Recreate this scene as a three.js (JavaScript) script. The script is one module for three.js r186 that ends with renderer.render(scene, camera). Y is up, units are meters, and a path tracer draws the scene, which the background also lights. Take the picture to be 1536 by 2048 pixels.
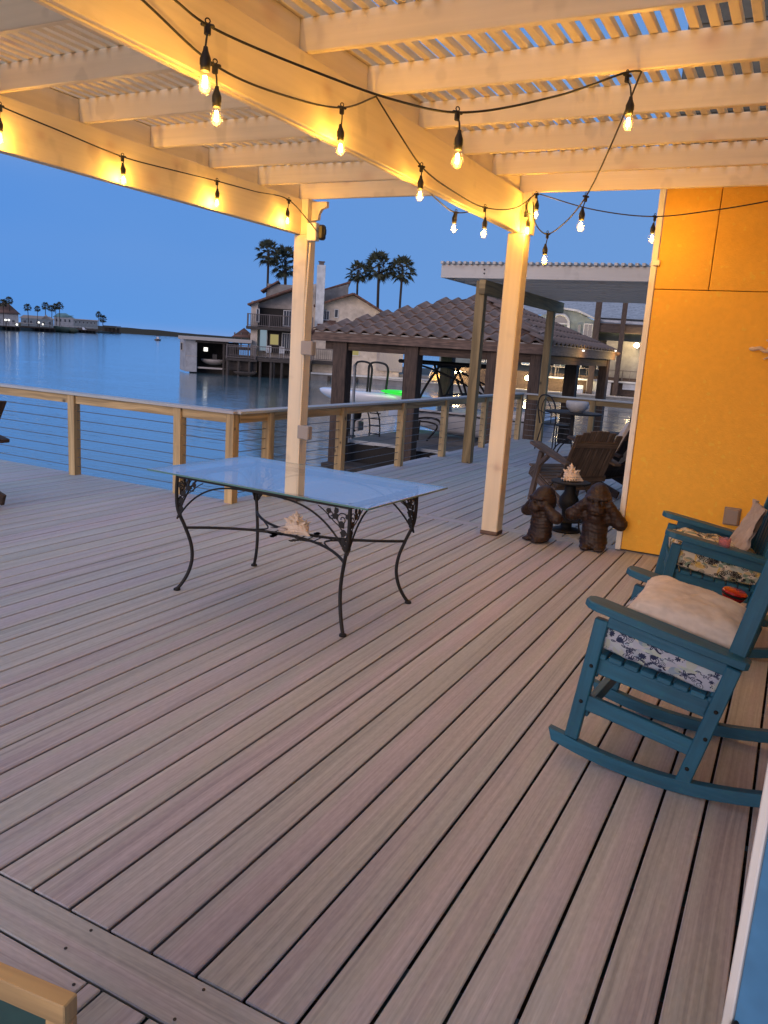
import * as THREE from 'three';
import { mergeGeometries } from 'three/addons/utils/BufferGeometryUtils.js';
import { MarchingCubes } from 'three/addons/objects/MarchingCubes.js';

// ---------------------------------------------------------------- camera, sky, sun, exposure
const scene = new THREE.Scene();
const camera = new THREE.PerspectiveCamera(65.79, 0.75, 0.05, 4000);
camera.rotation.order = 'YXZ';
camera.position.set(0, 1.52, 0);
const RAD = Math.PI / 180;
camera.rotation.set(-11.7447 * RAD, 26.9468 * RAD, 3.7315 * RAD);
scene.add(camera);

const renderer = new THREE.WebGLRenderer({ antialias: true });
renderer.setSize(768, 1024);
renderer.toneMapping = THREE.LinearToneMapping;
renderer.toneMappingExposure = 1.0;
renderer.shadowMap.enabled = true;

// seeded random numbers and noise
let seed = 1234567;
const rnd = () => { seed = (seed + 0x6D2B79F5) | 0; let t = Math.imul(seed ^ (seed >>> 15), 1 | seed); t = (t + Math.imul(t ^ (t >>> 7), 61 | t)) ^ t; return ((t ^ (t >>> 14)) >>> 0) / 4294967296; };
const rr = (a, b) => a + (b - a) * rnd();
const hash = (x, y, s) => { let h = Math.imul(x, 374761393) + Math.imul(y, 668265263) + Math.imul(s, 1274126177); h = Math.imul(h ^ (h >>> 13), 1274126177); return ((h ^ (h >>> 16)) >>> 0) / 4294967296; };
// tileable value noise with period px, py
function vnoise(x, y, px, py, s) {
  const xi = Math.floor(x), yi = Math.floor(y), fx = x - xi, fy = y - yi;
  const u = fx * fx * (3 - 2 * fx), v = fy * fy * (3 - 2 * fy);
  const m = (a, b) => ((a % b) + b) % b;
  const x0 = m(xi, px), x1 = m(xi + 1, px), y0 = m(yi, py), y1 = m(yi + 1, py);
  const a = hash(x0, y0, s), b = hash(x1, y0, s), c = hash(x0, y1, s), d = hash(x1, y1, s);
  return a + (b - a) * u + (c - a) * v + (a - b - c + d) * u * v;
}
function fbm(x, y, px, py, oct, s) { let f = 0, a = 0.5, n = 0; for (let i = 0; i < oct; i++) { f += a * vnoise(x, y, px, py, s + i); n += a; x *= 2; y *= 2; px *= 2; py *= 2; a *= 0.5; } return f / n; }
const lerp = (a, b, t) => a + (b - a) * t;
const clamp = (x, a = 0, b = 1) => Math.min(b, Math.max(a, x));
const smooth = (a, b, x) => { const t = clamp((x - a) / (b - a)); return t * t * (3 - 2 * t); };

// dusk sky: blue, a little greyer to the right of the view, paler overhead, thin cloud
{
  const W = 512, Hh = 256, d = new Float32Array(W * Hh * 4);
  for (let j = 0; j < Hh; j++) for (let i = 0; i < W; i++) {
    const el = ((j + 0.5) / Hh - 0.5) * Math.PI, az = ((i + 0.5) / W - 0.5) * 2 * Math.PI;
    const up = clamp(Math.sin(el), 0, 1);
    const zen = smooth(0.38, 0.95, up);
    const right = smooth(-0.1, 0.95, Math.cos(az + 1.15));
    let r = lerp(0.074, 0.150, right), g = lerp(0.262, 0.315, right), b = lerp(0.735, 0.670, right);
    r = lerp(r, 0.52, zen); g = lerp(g, 0.66, zen); b = lerp(b, 0.96, zen);
    const glowSide = smooth(0.1, 1.0, Math.sin(az)) * Math.exp(-up * 3.2); r = lerp(r, 0.62, glowSide * 0.8); g = lerp(g, 0.46, glowSide * 0.8); b = lerp(b, 0.52, glowSide * 0.8); // last of the sunset behind the viewer
    const hz = Math.exp(-up * 9); r += 0.012 * hz; g += 0.030 * hz; b += 0.03 * hz;
    const c = fbm(i / W * 10, j / Hh * 22, 10, 1000, 5, 77); const cl = smooth(0.42, 0.72, c) * 0.42 * smooth(0.0, 0.25, up);
    r = lerp(r, 0.27, cl); g = lerp(g, 0.40, cl); b = lerp(b, 0.66, cl);
    const o = (j * W + i) * 4; d[o] = r; d[o + 1] = g; d[o + 2] = b; d[o + 3] = 1;
  }
  const t = new THREE.DataTexture(d, W, Hh, THREE.RGBAFormat, THREE.FloatType);
  t.mapping = THREE.EquirectangularReflectionMapping; t.magFilter = THREE.LinearFilter; t.minFilter = THREE.LinearFilter; t.wrapS = THREE.RepeatWrapping; t.needsUpdate = true;
  scene.background = t; scene.environment = t;
}
const sun = new THREE.DirectionalLight(new THREE.Color(1.0, 0.78, 0.71), 2.6);
sun.position.set(-2, 6.2, 40); sun.castShadow = true; sun.shadow.radius = 90; sun.shadow.mapSize.set(2048, 2048);
Object.assign(sun.shadow.camera, { left: -20, right: 20, top: 20, bottom: -20, far: 120 });
scene.add(sun, sun.target);

// ---------------------------------------------------------------- helpers
const used = {};
function numbered(n) { if (!(n in used)) { used[n] = 0; return n; } used[n]++; return n + '_' + String(used[n]).padStart(3, '0'); }
function tag(o, label, category, group, kind) { if (label) o.userData.label = label; if (category) o.userData.category = category; if (group) o.userData.group = group; if (kind) o.userData.kind = kind; return o; }
function thing(name, label, category, pos = [0, 0, 0], turn = 0, group) { const o = new THREE.Group(); o.name = numbered(name); scene.add(o); o.position.set(...pos); o.rotation.y = turn; return tag(o, label, category, group); }
function ready(g) { if (g.index) g = g.toNonIndexed(); if (!g.attributes.normal) g.computeVertexNormals(); for (const k of Object.keys(g.attributes)) if (!['position', 'normal', 'uv'].includes(k)) g.deleteAttribute(k); if (!g.attributes.uv) g.setAttribute('uv', new THREE.BufferAttribute(new Float32Array(g.attributes.position.count * 2), 2)); return g; }
function part(name, geos, m, parent) { const l = (Array.isArray(geos) ? geos : [geos]).map(ready); const o = new THREE.Mesh(l.length > 1 ? mergeGeometries(l) : l[0], m); o.name = (!parent || parent === scene) ? numbered(name) : name; (parent || scene).add(o); o.castShadow = o.receiveShadow = true; return o; }
function put(name, geo, m, parent, x = 0, y = 0, z = 0, ry = 0) { const o = new THREE.Mesh(geo, m); o.name = name; o.position.set(x, y, z); o.rotation.y = ry; parent.add(o); o.castShadow = o.receiveShadow = true; return o; }
const V = (x, y, z) => new THREE.Vector3(x, y, z);
// box with chamfered edges, uv in metres with u along the longest side
function cbox(w, h, d, b = 0.003, x = 0, y = 0, z = 0, rx = 0, ry = 0, rz = 0) {
  const X = w / 2, Y = h / 2, Z = d / 2; b = Math.min(b, X * 0.9, Y * 0.9, Z * 0.9);
  const P = []; const vx = (a, c, e) => [a * X, c * (Y - b), e * (Z - b)], vy = (a, c, e) => [a * (X - b), c * Y, e * (Z - b)], vz = (a, c, e) => [a * (X - b), c * (Y - b), e * Z];
  const tri = (p, q, r) => { const n = [(q[1] - p[1]) * (r[2] - p[2]) - (q[2] - p[2]) * (r[1] - p[1]), (q[2] - p[2]) * (r[0] - p[0]) - (q[0] - p[0]) * (r[2] - p[2]), (q[0] - p[0]) * (r[1] - p[1]) - (q[1] - p[1]) * (r[0] - p[0])]; const c = [p[0] + q[0] + r[0], p[1] + q[1] + r[1], p[2] + q[2] + r[2]]; if (n[0] * c[0] + n[1] * c[1] + n[2] * c[2] < 0) P.push(p, r, q); else P.push(p, q, r); };
  const quad = (p, q, r, s) => { tri(p, q, r); tri(p, r, s); };
  for (const s of [-1, 1]) { quad(vx(s, -1, -1), vx(s, 1, -1), vx(s, 1, 1), vx(s, -1, 1)); quad(vy(-1, s, -1), vy(1, s, -1), vy(1, s, 1), vy(-1, s, 1)); quad(vz(-1, -1, s), vz(1, -1, s), vz(1, 1, s), vz(-1, 1, s)); }
  for (const s of [-1, 1]) for (const t of [-1, 1]) { quad(vx(s, t, -1), vx(s, t, 1), vy(s, t, 1), vy(s, t, -1)); quad(vx(s, -1, t), vx(s, 1, t), vz(s, 1, t), vz(s, -1, t)); quad(vy(-1, s, t), vy(1, s, t), vz(1, s, t), vz(-1, s, t)); for (const q of [-1, 1]) tri(vx(s, t, q), vy(s, t, q), vz(s, t, q)); }
  const g = new THREE.BufferGeometry(); g.setAttribute('position', new THREE.Float32BufferAttribute(P.flat(), 3)); g.computeVertexNormals();
  boxuv(g, w, h, d); return move(g, x, y, z, rx, ry, rz);
}
function boxuv(g, w, h, d) {
  const L = w >= h && w >= d ? 0 : (h >= d ? 1 : 2), p = g.attributes.position, n = g.attributes.normal, uv = new Float32Array(p.count * 2), ou = rnd() * 7, ov = rnd() * 5;
  for (let i = 0; i < p.count; i++) { const c = [p.getX(i), p.getY(i), p.getZ(i)], a = [Math.abs(n.getX(i)), Math.abs(n.getY(i)), Math.abs(n.getZ(i))]; const m = a[0] > a[1] && a[0] > a[2] ? 0 : (a[1] > a[2] ? 1 : 2); let ax = [0, 1, 2].filter(k => k !== m); if (ax[1] === L) ax = [ax[1], ax[0]]; uv[2 * i] = c[ax[0]] + ou; uv[2 * i + 1] = c[ax[1]] + ov + m * 0.37; }
  g.setAttribute('uv', new THREE.BufferAttribute(uv, 2));
}
const _e = new THREE.Euler(), _q = new THREE.Quaternion();
function move(g, x = 0, y = 0, z = 0, rx = 0, ry = 0, rz = 0) { _e.set(rx, ry, rz); _q.setFromEuler(_e); g.applyMatrix4(new THREE.Matrix4().compose(V(x, y, z), _q, V(1, 1, 1))); return g; }
function box(w, h, d, x = 0, y = 0, z = 0, rx = 0, ry = 0, rz = 0) { let g = new THREE.BoxGeometry(w, h, d).toNonIndexed(); boxuv(g, w, h, d); return move(g, x, y, z, rx, ry, rz); }
// bar of rectangular section between two points; up gives the side of height h
function bar(a, b, w, h, up = V(0, 1, 0), ch = 0.002) { a = V(...a); b = V(...b); const L = a.distanceTo(b), zx = b.clone().sub(a).normalize(); const side = new THREE.Vector3().crossVectors(up, zx).normalize(), u2 = new THREE.Vector3().crossVectors(zx, side); const g = cbox(w, h, L, ch); const m = new THREE.Matrix4().makeBasis(side, u2, zx).setPosition(a.add(b).multiplyScalar(0.5)); return g.applyMatrix4(m); }
function rod(a, b, r, r2 = r, seg = 8) { a = V(...a); b = V(...b); const L = a.distanceTo(b); const g = new THREE.CylinderGeometry(r2, r, L, seg); g.applyQuaternion(_q.setFromUnitVectors(V(0, 1, 0), b.clone().sub(a).normalize())); const c = a.add(b).multiplyScalar(0.5); return g.translate(c.x, c.y, c.z); }
function tube(pts, r, n = 24, seg = 6, closed = false) { return new THREE.TubeGeometry(new THREE.CatmullRomCurve3(pts.map(p => V(...p)), closed, 'centripetal'), n, r, seg, closed); }
function lathe(pts, seg = 20) { return new THREE.LatheGeometry(pts.map(p => new THREE.Vector2(...p)), seg); }
function ell(rx, ry, rz, x, y, z, a = 14, b = 10) { return new THREE.SphereGeometry(1, a, b).scale(rx, ry, rz).translate(x, y, z); }
function prism(pts, depth, bevel = 0) { const s = new THREE.Shape(pts.map(p => new THREE.Vector2(...p))); return new THREE.ExtrudeGeometry(s, { depth, bevelEnabled: bevel > 0, bevelSize: bevel, bevelThickness: bevel, bevelSegments: 1, steps: 1 }); }
// smooth figure from a distance function, as one surface
function blob(fn, c, half, res) {
  const mc = new MarchingCubes(res, new THREE.MeshBasicMaterial(), false, false, 90000); mc.isolation = 0;
  for (let k = 0; k < res; k++) for (let j = 0; j < res; j++) for (let i = 0; i < res; i++) { const s = v => (v / (res / 2) - 1); mc.field[i + j * res + k * res * res] = -fn(c[0] + half * s(i), c[1] + half * s(j), c[2] + half * s(k)); }
  mc.update(); const n = mc.count; const g = new THREE.BufferGeometry();
  g.setAttribute('position', new THREE.BufferAttribute(new Float32Array(mc.positionArray.slice(0, n * 3)), 3));
  const nn = new Float32Array(mc.normalArray.slice(0, n * 3)); for (let i = 0; i < n; i++) { const l = Math.hypot(nn[3 * i], nn[3 * i + 1], nn[3 * i + 2]) || 1; nn[3 * i] /= l; nn[3 * i + 1] /= l; nn[3 * i + 2] /= l; }
  g.setAttribute('normal', new THREE.BufferAttribute(nn, 3)); g.scale(half, half, half); g.translate(...c);
  const p = g.attributes.position, uv = new Float32Array(p.count * 2); for (let i = 0; i < p.count; i++) { uv[2 * i] = p.getX(i) + p.getZ(i) * 0.7; uv[2 * i + 1] = p.getY(i); } g.setAttribute('uv', new THREE.BufferAttribute(uv, 2)); return g;
}
const smin = (a, b, k) => { const h = clamp(0.5 + 0.5 * (b - a) / k); return lerp(b, a, h) - k * h * (1 - h); };
const smax = (a, b, k) => -smin(-a, -b, k);
const sdE = (x, y, z, cx, cy, cz, rx, ry, rz) => { const a = (x - cx) / rx, b = (y - cy) / ry, c = (z - cz) / rz; const k = Math.hypot(a, b, c); return (k - 1) * Math.min(rx, ry, rz); };
const sdC = (x, y, z, a, b, r1, r2) => { const dx = b[0] - a[0], dy = b[1] - a[1], dz = b[2] - a[2]; const t = clamp(((x - a[0]) * dx + (y - a[1]) * dy + (z - a[2]) * dz) / (dx * dx + dy * dy + dz * dz)); return Math.hypot(x - a[0] - dx * t, y - a[1] - dy * t, z - a[2] - dz * t) - lerp(r1, r2, t); };

// ---------------------------------------------------------------- textures
function tex(w, h, fn, srgb = true, ru = 1, rv = 1) { const d = new Uint8Array(w * h * 4); for (let j = 0; j < h; j++) for (let i = 0; i < w; i++) { const c = fn(i / w, j / h, i, j), o = (j * w + i) * 4; d[o] = clamp(c[0]) * 255; d[o + 1] = clamp(c[1]) * 255; d[o + 2] = clamp(c[2]) * 255; d[o + 3] = 255; } const t = new THREE.DataTexture(d, w, h); t.wrapS = t.wrapT = THREE.RepeatWrapping; t.magFilter = THREE.LinearFilter; t.minFilter = THREE.LinearMipmapLinearFilter; t.generateMipmaps = true; if (srgb) t.colorSpace = THREE.SRGBColorSpace; t.repeat.set(ru, rv); t.needsUpdate = true; return t; }
const grey = f => (u, v, i, j) => { const x = f(u, v, i, j); return [x, x, x]; };
// composite decking: long streaks, mauve to grey brown; covers 5 m x 1.3 m
const deckMap = tex(1024, 1024, (u, v) => {
  const wob = fbm(u * 6, v * 8, 6, 8, 3, 3) * 0.03;
  const s1 = fbm(u * 3, (v + wob) * 60, 3, 60, 3, 11), s2 = fbm(u * 5, (v + wob) * 220, 5, 220, 3, 21), s3 = fbm(u * 14, v * 420, 14, 420, 2, 31), hue = fbm(u * 3, v * 16, 3, 16, 3, 41), sp = fbm(u * 256, v * 200, 256, 200, 2, 51);
  let t = 0.71 + (s1 - 0.5) * 0.15 + (s2 - 0.5) * 0.12 + (s3 - 0.5) * 0.07 + (sp - 0.5) * 0.06;
  const dark = smooth(0.60, 0.74, s2) * 0.07 * smooth(0.4, 0.7, s1); t -= dark;
  const m = smooth(0.35, 0.65, hue);
  return [t * lerp(0.98, 0.995, m), t * lerp(0.99, 0.97, m), t * lerp(0.985, 1.0, m)];
}, true, 1 / 5, 1 / 1.3);
const deckBump = tex(512, 1024, grey((u, v) => 0.5 + (fbm(u * 8, v * 400, 8, 400, 3, 61) - 0.5) * 0.9), false, 1 / 2.5, 1 / 1.3);
// painted timber: faint grain, a few knots bleeding through, brush marks
const knots = []; for (let i = 0; i < 26; i++) knots.push([hash(i, 1, 9), hash(i, 2, 9), 0.006 + 0.008 * hash(i, 3, 9)]);
const paintMap = tex(1024, 512, (u, v) => {
  const g = fbm(u * 6, v * 90, 6, 90, 4, 71), p = fbm(u * 7, v * 7, 7, 7, 4, 81), st = fbm(u * 30, v * 12, 30, 12, 3, 91); let t = 0.955 + (g - 0.5) * 0.07 + (p - 0.5) * 0.07; let k = 0;
  for (const [a, b, r] of knots) { let du = Math.abs(u - a), dv = Math.abs(v - b); du = Math.min(du, 1 - du) * 4; dv = Math.min(dv, 1 - dv) * 2; const q = Math.hypot(du * 0.7, dv) / (r * 4); k = Math.max(k, Math.exp(-q * q * 1.5) * (0.6 + 0.4 * st)); }
  t -= k * 0.07; t -= smooth(0.66, 0.8, st) * 0.05;
  return [t, t * (1 - k * 0.05), t * (0.97 - k * 0.05)];
}, true, 1 / 4, 1 / 2);
const paintBump = tex(1024, 512, grey((u, v) => 0.5 + (fbm(u * 8, v * 200, 8, 200, 3, 101) - 0.5) * 0.6 + (fbm(u * 100, v * 60, 100, 60, 2, 111) - 0.5) * 0.3), false, 1 / 4, 1 / 1.2);
// pressure treated pine
const pineMap = tex(1024, 512, (u, v) => {
  const wob = fbm(u * 5, v * 4, 5, 4, 3, 121); const g = fbm(u * 4, v * 44 + wob * 5, 4, 49, 4, 131), f = fbm(u * 10, v * 260, 10, 260, 2, 141), p = fbm(u * 9, v * 7, 9, 7, 3, 151); let t = 0.70 + (g - 0.5) * 0.42 + (f - 0.5) * 0.16 + (p - 0.5) * 0.2, k = 0;
  for (const [a, b, r] of knots) { let du = Math.abs(u - a), dv = Math.abs(v - b); du = Math.min(du, 1 - du) * 4; dv = Math.min(dv, 1 - dv) * 1.4; const q = Math.hypot(du * 0.8, dv) / (r * 1.6); k = Math.max(k, Math.exp(-q * q)); }
  t *= 1 - k * 0.55; return [t * 1.0, t * 0.87, t * 0.63];
}, true, 1 / 4, 1 / 1.4);
const woodGrey = tex(512, 256, grey((u, v) => 0.72 + (fbm(u * 5, v * 60, 5, 60, 4, 161) - 0.5) * 0.55 + (fbm(u * 9, v * 9, 9, 9, 3, 171) - 0.5) * 0.25), true, 1 / 1.2, 1 / 0.6);
const blotch = tex(512, 512, grey((u, v) => 0.86 + (fbm(u * 6, v * 6, 6, 6, 5, 181) - 0.5) * 0.26 + (fbm(u * 90, v * 90, 90, 90, 2, 191) - 0.5) * 0.10), true, 1 / 2, 1 / 2);
const fineBump = tex(512, 512, grey((u, v) => fbm(u * 110, v * 110, 110, 110, 3, 201)), false, 1 / 0.9, 1 / 0.9);
const wornMap = tex(512, 512, (u, v) => { const a = fbm(u * 6, v * 6, 6, 6, 4, 511), g = fbm(u * 8, v * 120, 8, 120, 3, 521), c = smooth(0.70, 0.76, fbm(u * 40, v * 60, 40, 60, 3, 531)); const t = 0.88 + (a - 0.5) * 0.22 + (g - 0.5) * 0.16; return [t + c * 0.10, t + c * 0.05, t]; }, true, 1 / 1.1, 1 / 1.1);
const stucco = tex(512, 512, (u, v) => { const a = fbm(u * 5, v * 5, 5, 5, 5, 211), b = fbm(u * 60, v * 60, 60, 60, 3, 221); let t = 0.94 + (a - 0.5) * 0.06 + (b - 0.5) * 0.05; const sp = smooth(0.80, 0.84, fbm(u * 40, v * 40, 40, 40, 2, 231)); return [t, t * 0.985 + sp * 0.06, t * 0.96 + sp * 0.25]; }, true, 1 / 1.7, 1 / 1.7);
const tileMap = tex(256, 256, grey((u, v) => 0.8 + (fbm(u * 6, v * 6, 6, 6, 4, 241) - 0.5) * 0.5), true, 1, 1);
const waveBump = tex(1024, 1024, grey((u, v) => { const w1 = fbm(u * 16, v * 44, 16, 44, 4, 251), w2 = fbm(u * 46 + v * 3 * 0, v * 110, 46, 110, 3, 261), w3 = fbm(u * 5, v * 9, 5, 9, 3, 271); const pt = smooth(0.3, 0.68, fbm(u * 3, v * 4, 3, 4, 2, 281)); return 0.5 + (w1 - 0.5) * (0.35 + 0.9 * pt) + (w2 - 0.5) * 0.35 * w3 * 1.6 + (w3 - 0.5) * 0.25; }), false, 1 / 13, 1 / 13);
const weave = tex(256, 256, grey((u, v) => 0.5 + 0.25 * Math.sin(u * 64 * 6.283) + 0.25 * Math.sin(v * 64 * 6.283)), false, 1 / 0.12, 1 / 0.12);
// printed cushion cloths
function cloth(kind) { // swirling outline print
  const N = 1024, c = document.createElement('canvas'); c.width = c.height = N; const x = c.getContext('2d'); let s = kind * 991 + 5; const R = () => { s = (s * 16807) % 2147483647; return s / 2147483647; };
  x.fillStyle = kind ? '#cfc8b4' : '#aab3c2'; x.fillRect(0, 0, N, N);
  const pal = kind ? ['#d9b13e', '#8c8f80', '#3d6b57', '#b9a06a', '#d8d0b4', '#9db0a8'] : ['#7f9fb4', '#a9b8a0', '#5d7f9d', '#c9c9b4', '#93a7b8', '#b7c6c9'];
  for (let i = 0; i < 150; i++) { x.fillStyle = pal[Math.floor(R() * pal.length)]; x.globalAlpha = 0.55; x.beginPath(); x.ellipse(R() * N, R() * N, 20 + R() * 60, 12 + R() * 38, R() * 6, 0, 6.3); x.fill(); }
  x.globalAlpha = 1; x.lineCap = 'round';
  const ink = kind ? '#1c1e22' : '#24304f';
  for (let i = 0; i < 150; i++) {
    const cx = R() * N, cy = R() * N, r = 16 + R() * 44, dir = R() < 0.5 ? 1 : -1, a0 = R() * 6.3; x.strokeStyle = ink; x.fillStyle = ink; x.lineWidth = 5 + R() * 5;
    const mode = R();
    if (mode < 0.5) { x.beginPath(); for (let t = 0; t <= 40; t++) { const a = a0 + dir * t * 0.3, q = r * (1 - t / 46); const px = cx + Math.cos(a) * q, py = cy + Math.sin(a) * q; t ? x.lineTo(px, py) : x.moveTo(px, py); } x.stroke(); }
    else if (mode < 0.75) { const n = 6 + Math.floor(R() * 5); for (let k = 0; k < n; k++) { const a = a0 + k * 6.283 / n; x.beginPath(); x.ellipse(cx + Math.cos(a) * r * 0.6, cy + Math.sin(a) * r * 0.6, r * 0.42, r * 0.14, a, 0, 6.3); x.stroke(); } x.beginPath(); x.arc(cx, cy, r * 0.15, 0, 6.3); x.fill(); }
    else if (mode < 0.9) { x.beginPath(); x.moveTo(cx, cy); x.quadraticCurveTo(cx + r * 2 * Math.cos(a0), cy + r * 2 * Math.sin(a0), cx + r * 2.4 * Math.cos(a0 + 0.9), cy + r * 2.4 * Math.sin(a0 + 0.9)); x.stroke(); for (let k = 1; k < 6; k++) { const px = cx + r * 0.4 * k * Math.cos(a0 + k * 0.08), py = cy + r * 0.4 * k * Math.sin(a0 + k * 0.08); x.beginPath(); x.ellipse(px, py, r * 0.3, r * 0.1, a0 + 1.2, 0, 6.3); x.stroke(); } }
    else for (let k = 0; k < 7; k++) { x.beginPath(); x.arc(cx + R() * 70, cy + R() * 70, 4 + R() * 5, 0, 6.3); x.fill(); }
  }
  const t = new THREE.CanvasTexture(c); t.colorSpace = THREE.SRGBColorSpace; t.wrapS = t.wrapT = THREE.RepeatWrapping; t.repeat.set(1 / 0.44, 1 / 0.44); return t;
}

// ---------------------------------------------------------------- materials
const col = (r, g, b) => new THREE.Color().setRGB(r, g, b);
const std = (c, rough = 0.7, o = {}) => new THREE.MeshStandardMaterial({ color: c, roughness: rough, ...o });
const phys = (c, rough, o) => new THREE.MeshPhysicalMaterial({ color: c, roughness: rough, ...o });
const M = {
  deck: [[0.84, 0.88, 0.88], [0.87, 0.88, 0.90], [0.83, 0.88, 0.87], [0.88, 0.91, 0.89], [0.84, 0.86, 0.88], [0.86, 0.90, 0.91]].map(c => std(col(...c), 0.62, { map: deckMap, bumpMap: deckBump, bumpScale: 0.0006 })),
  cream: std(col(0.82, 0.72, 0.56), 0.5, { map: paintMap, bumpMap: paintBump, bumpScale: 0.0008 }),
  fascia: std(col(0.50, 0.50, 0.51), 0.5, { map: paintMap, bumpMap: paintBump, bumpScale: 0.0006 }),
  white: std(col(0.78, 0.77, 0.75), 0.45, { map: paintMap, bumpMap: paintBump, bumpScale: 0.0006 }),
  pine: std(col(0.84, 0.85, 0.86), 0.75, { map: pineMap, bumpMap: paintBump, bumpScale: 0.0008 }),
  oldpine: std(col(0.50, 0.50, 0.47), 0.8, { map: pineMap, bumpMap: paintBump, bumpScale: 0.0008 }),
  frame: std(col(1.0, 0.92, 0.78), 0.6, { map: pineMap }),
  orange: std(col(0.90, 0.50, 0.045), 0.7, { map: stucco, bumpMap: fineBump, bumpScale: 0.0015 }),
  siding: std(col(0.10, 0.105, 0.09), 0.8, { map: blotch }),
  black: std(col(0.005, 0.005, 0.005), 0.68, { metalness: 0.0, bumpMap: fineBump, bumpScale: 0.0006 }),
  rubber: std(col(0.012, 0.012, 0.012), 0.55),
  teal: std(col(0.013, 0.13, 0.225), 0.5, { map: wornMap, bumpMap: paintBump, bumpScale: 0.0012 }),
  cloth0: std(col(1, 1, 1), 0.95, { map: cloth(0), bumpMap: weave, bumpScale: 0.0006 }),
  cloth1: std(col(1, 1, 1), 0.95, { map: cloth(1), bumpMap: weave, bumpScale: 0.0006 }),
  pillow: std(col(0.92, 0.83, 0.73), 0.95, { map: blotch, bumpMap: weave, bumpScale: 0.0008 }),
  throw: std(col(0.62, 0.52, 0.44), 0.95, { map: blotch, bumpMap: weave, bumpScale: 0.0008 }),
  carved: std(col(0.042, 0.018, 0.009), 0.55, { map: woodGrey, bumpMap: fineBump, bumpScale: 0.002 }),
  weather: std(col(0.20, 0.145, 0.11), 0.8, { map: woodGrey }),
  darkwood: std(col(0.085, 0.055, 0.04), 0.75, { map: woodGrey }),
  bhwood: std(col(0.12, 0.078, 0.055), 0.8, { map: woodGrey }),
  bhfascia: std(col(0.24, 0.155, 0.115), 0.75, { map: woodGrey }),
  shell: std(col(0.92, 0.76, 0.60), 0.55, { map: blotch, bumpMap: fineBump, bumpScale: 0.002 }),
  shellin: std(col(0.62, 0.52, 0.48), 0.4, { map: blotch }),
  grey: std(col(0.30, 0.28, 0.26), 0.5),
  greybox: std(col(0.24, 0.21, 0.19), 0.5),
  steel: std(col(0.5, 0.5, 0.5), 0.3, { metalness: 0.9 }),
  cable: std(col(0.16, 0.17, 0.18), 0.4, { metalness: 0.6 }),
  glass: phys(col(0.86, 0.91, 0.92), 0.02, { transmission: 0.82, thickness: 0, ior: 2.33, clearcoat: 1, clearcoatRoughness: 0.01 }),
  edge: phys(col(0.10, 0.22, 0.20), 0.1, { ior: 1.5 }),
  window: phys(col(0.04, 0.05, 0.06), 0.06, { ior: 1.5 }),
  tumbler: phys(col(0.90, 0.62, 0.64), 0.05, { transmission: 0.85, thickness: 0, ior: 1.45 }),
  tiles: [[0.27, 0.165, 0.115], [0.30, 0.185, 0.13], [0.23, 0.145, 0.105], [0.28, 0.18, 0.135]].map(c => std(col(...c), 0.75, { map: tileMap })),
  stucco: std(col(0.58, 0.51, 0.43), 0.85, { map: blotch }),
  farwall: std(col(0.20, 0.25, 0.28), 0.85, { map: blotch }), dimwhite: std(col(0.36, 0.38, 0.40), 0.8, { map: blotch }),
  stucco2: std(col(0.27, 0.26, 0.24), 0.85, { map: blotch }),
  pale: std(col(0.62, 0.64, 0.64), 0.8, { map: blotch }),
  greenwall: std(col(0.22, 0.27, 0.26), 0.8, { map: blotch }),
  redroof: std(col(0.20, 0.10, 0.07), 0.8, { map: tileMap }),
  darkrail: std(col(0.10, 0.085, 0.08), 0.7),
  dock: std(col(0.09, 0.075, 0.065), 0.85, { map: woodGrey }),
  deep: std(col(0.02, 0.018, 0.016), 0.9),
  concrete: std(col(0.25, 0.25, 0.245), 0.85, { map: blotch }),
  hull: phys(col(0.62, 0.64, 0.68), 0.25, { clearcoat: 0.6 }),
  shingle: std(col(0.52, 0.57, 0.61), 0.7, { map: woodGrey }),
  leaf: std(col(0.045, 0.055, 0.03), 0.7, { side: THREE.DoubleSide }),
  deadleaf: std(col(0.06, 0.045, 0.03), 0.9, { side: THREE.DoubleSide }),
  trunk: std(col(0.07, 0.055, 0.045), 0.9, { map: woodGrey }),
  land: std(col(0.05, 0.055, 0.045), 0.95, { map: blotch }),
  bluedoor: std(col(0.10, 0.31, 0.56), 0.35, { map: blotch }),
  mesh: phys(col(0.03, 0.085, 0.075), 0.3, { map: blotch }),
};
const glow = (r, g, b, k) => new THREE.MeshStandardMaterial({ color: 0x000000, emissive: col(r, g, b), emissiveIntensity: k, roughness: 0.3 });
M.bulb = new THREE.MeshPhysicalMaterial({ color: 0xffffff, emissive: col(1.0, 0.58, 0.11), emissiveIntensity: 1.5, roughness: 0.05, transmission: 1, thickness: 0, ior: 1.4 }); M.filament = glow(1.0, 0.78, 0.36, 60);
M.warmwin = glow(0.55, 0.46, 0.16, 0.55); M.lamp = glow(1.0, 0.74, 0.36, 110); M.whitelamp = glow(1.0, 0.97, 0.9, 2.2); M.greenglow = glow(0.03, 0.9, 0.05, 0.9); M.bluewin = glow(0.35, 0.5, 0.62, 0.5);

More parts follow.
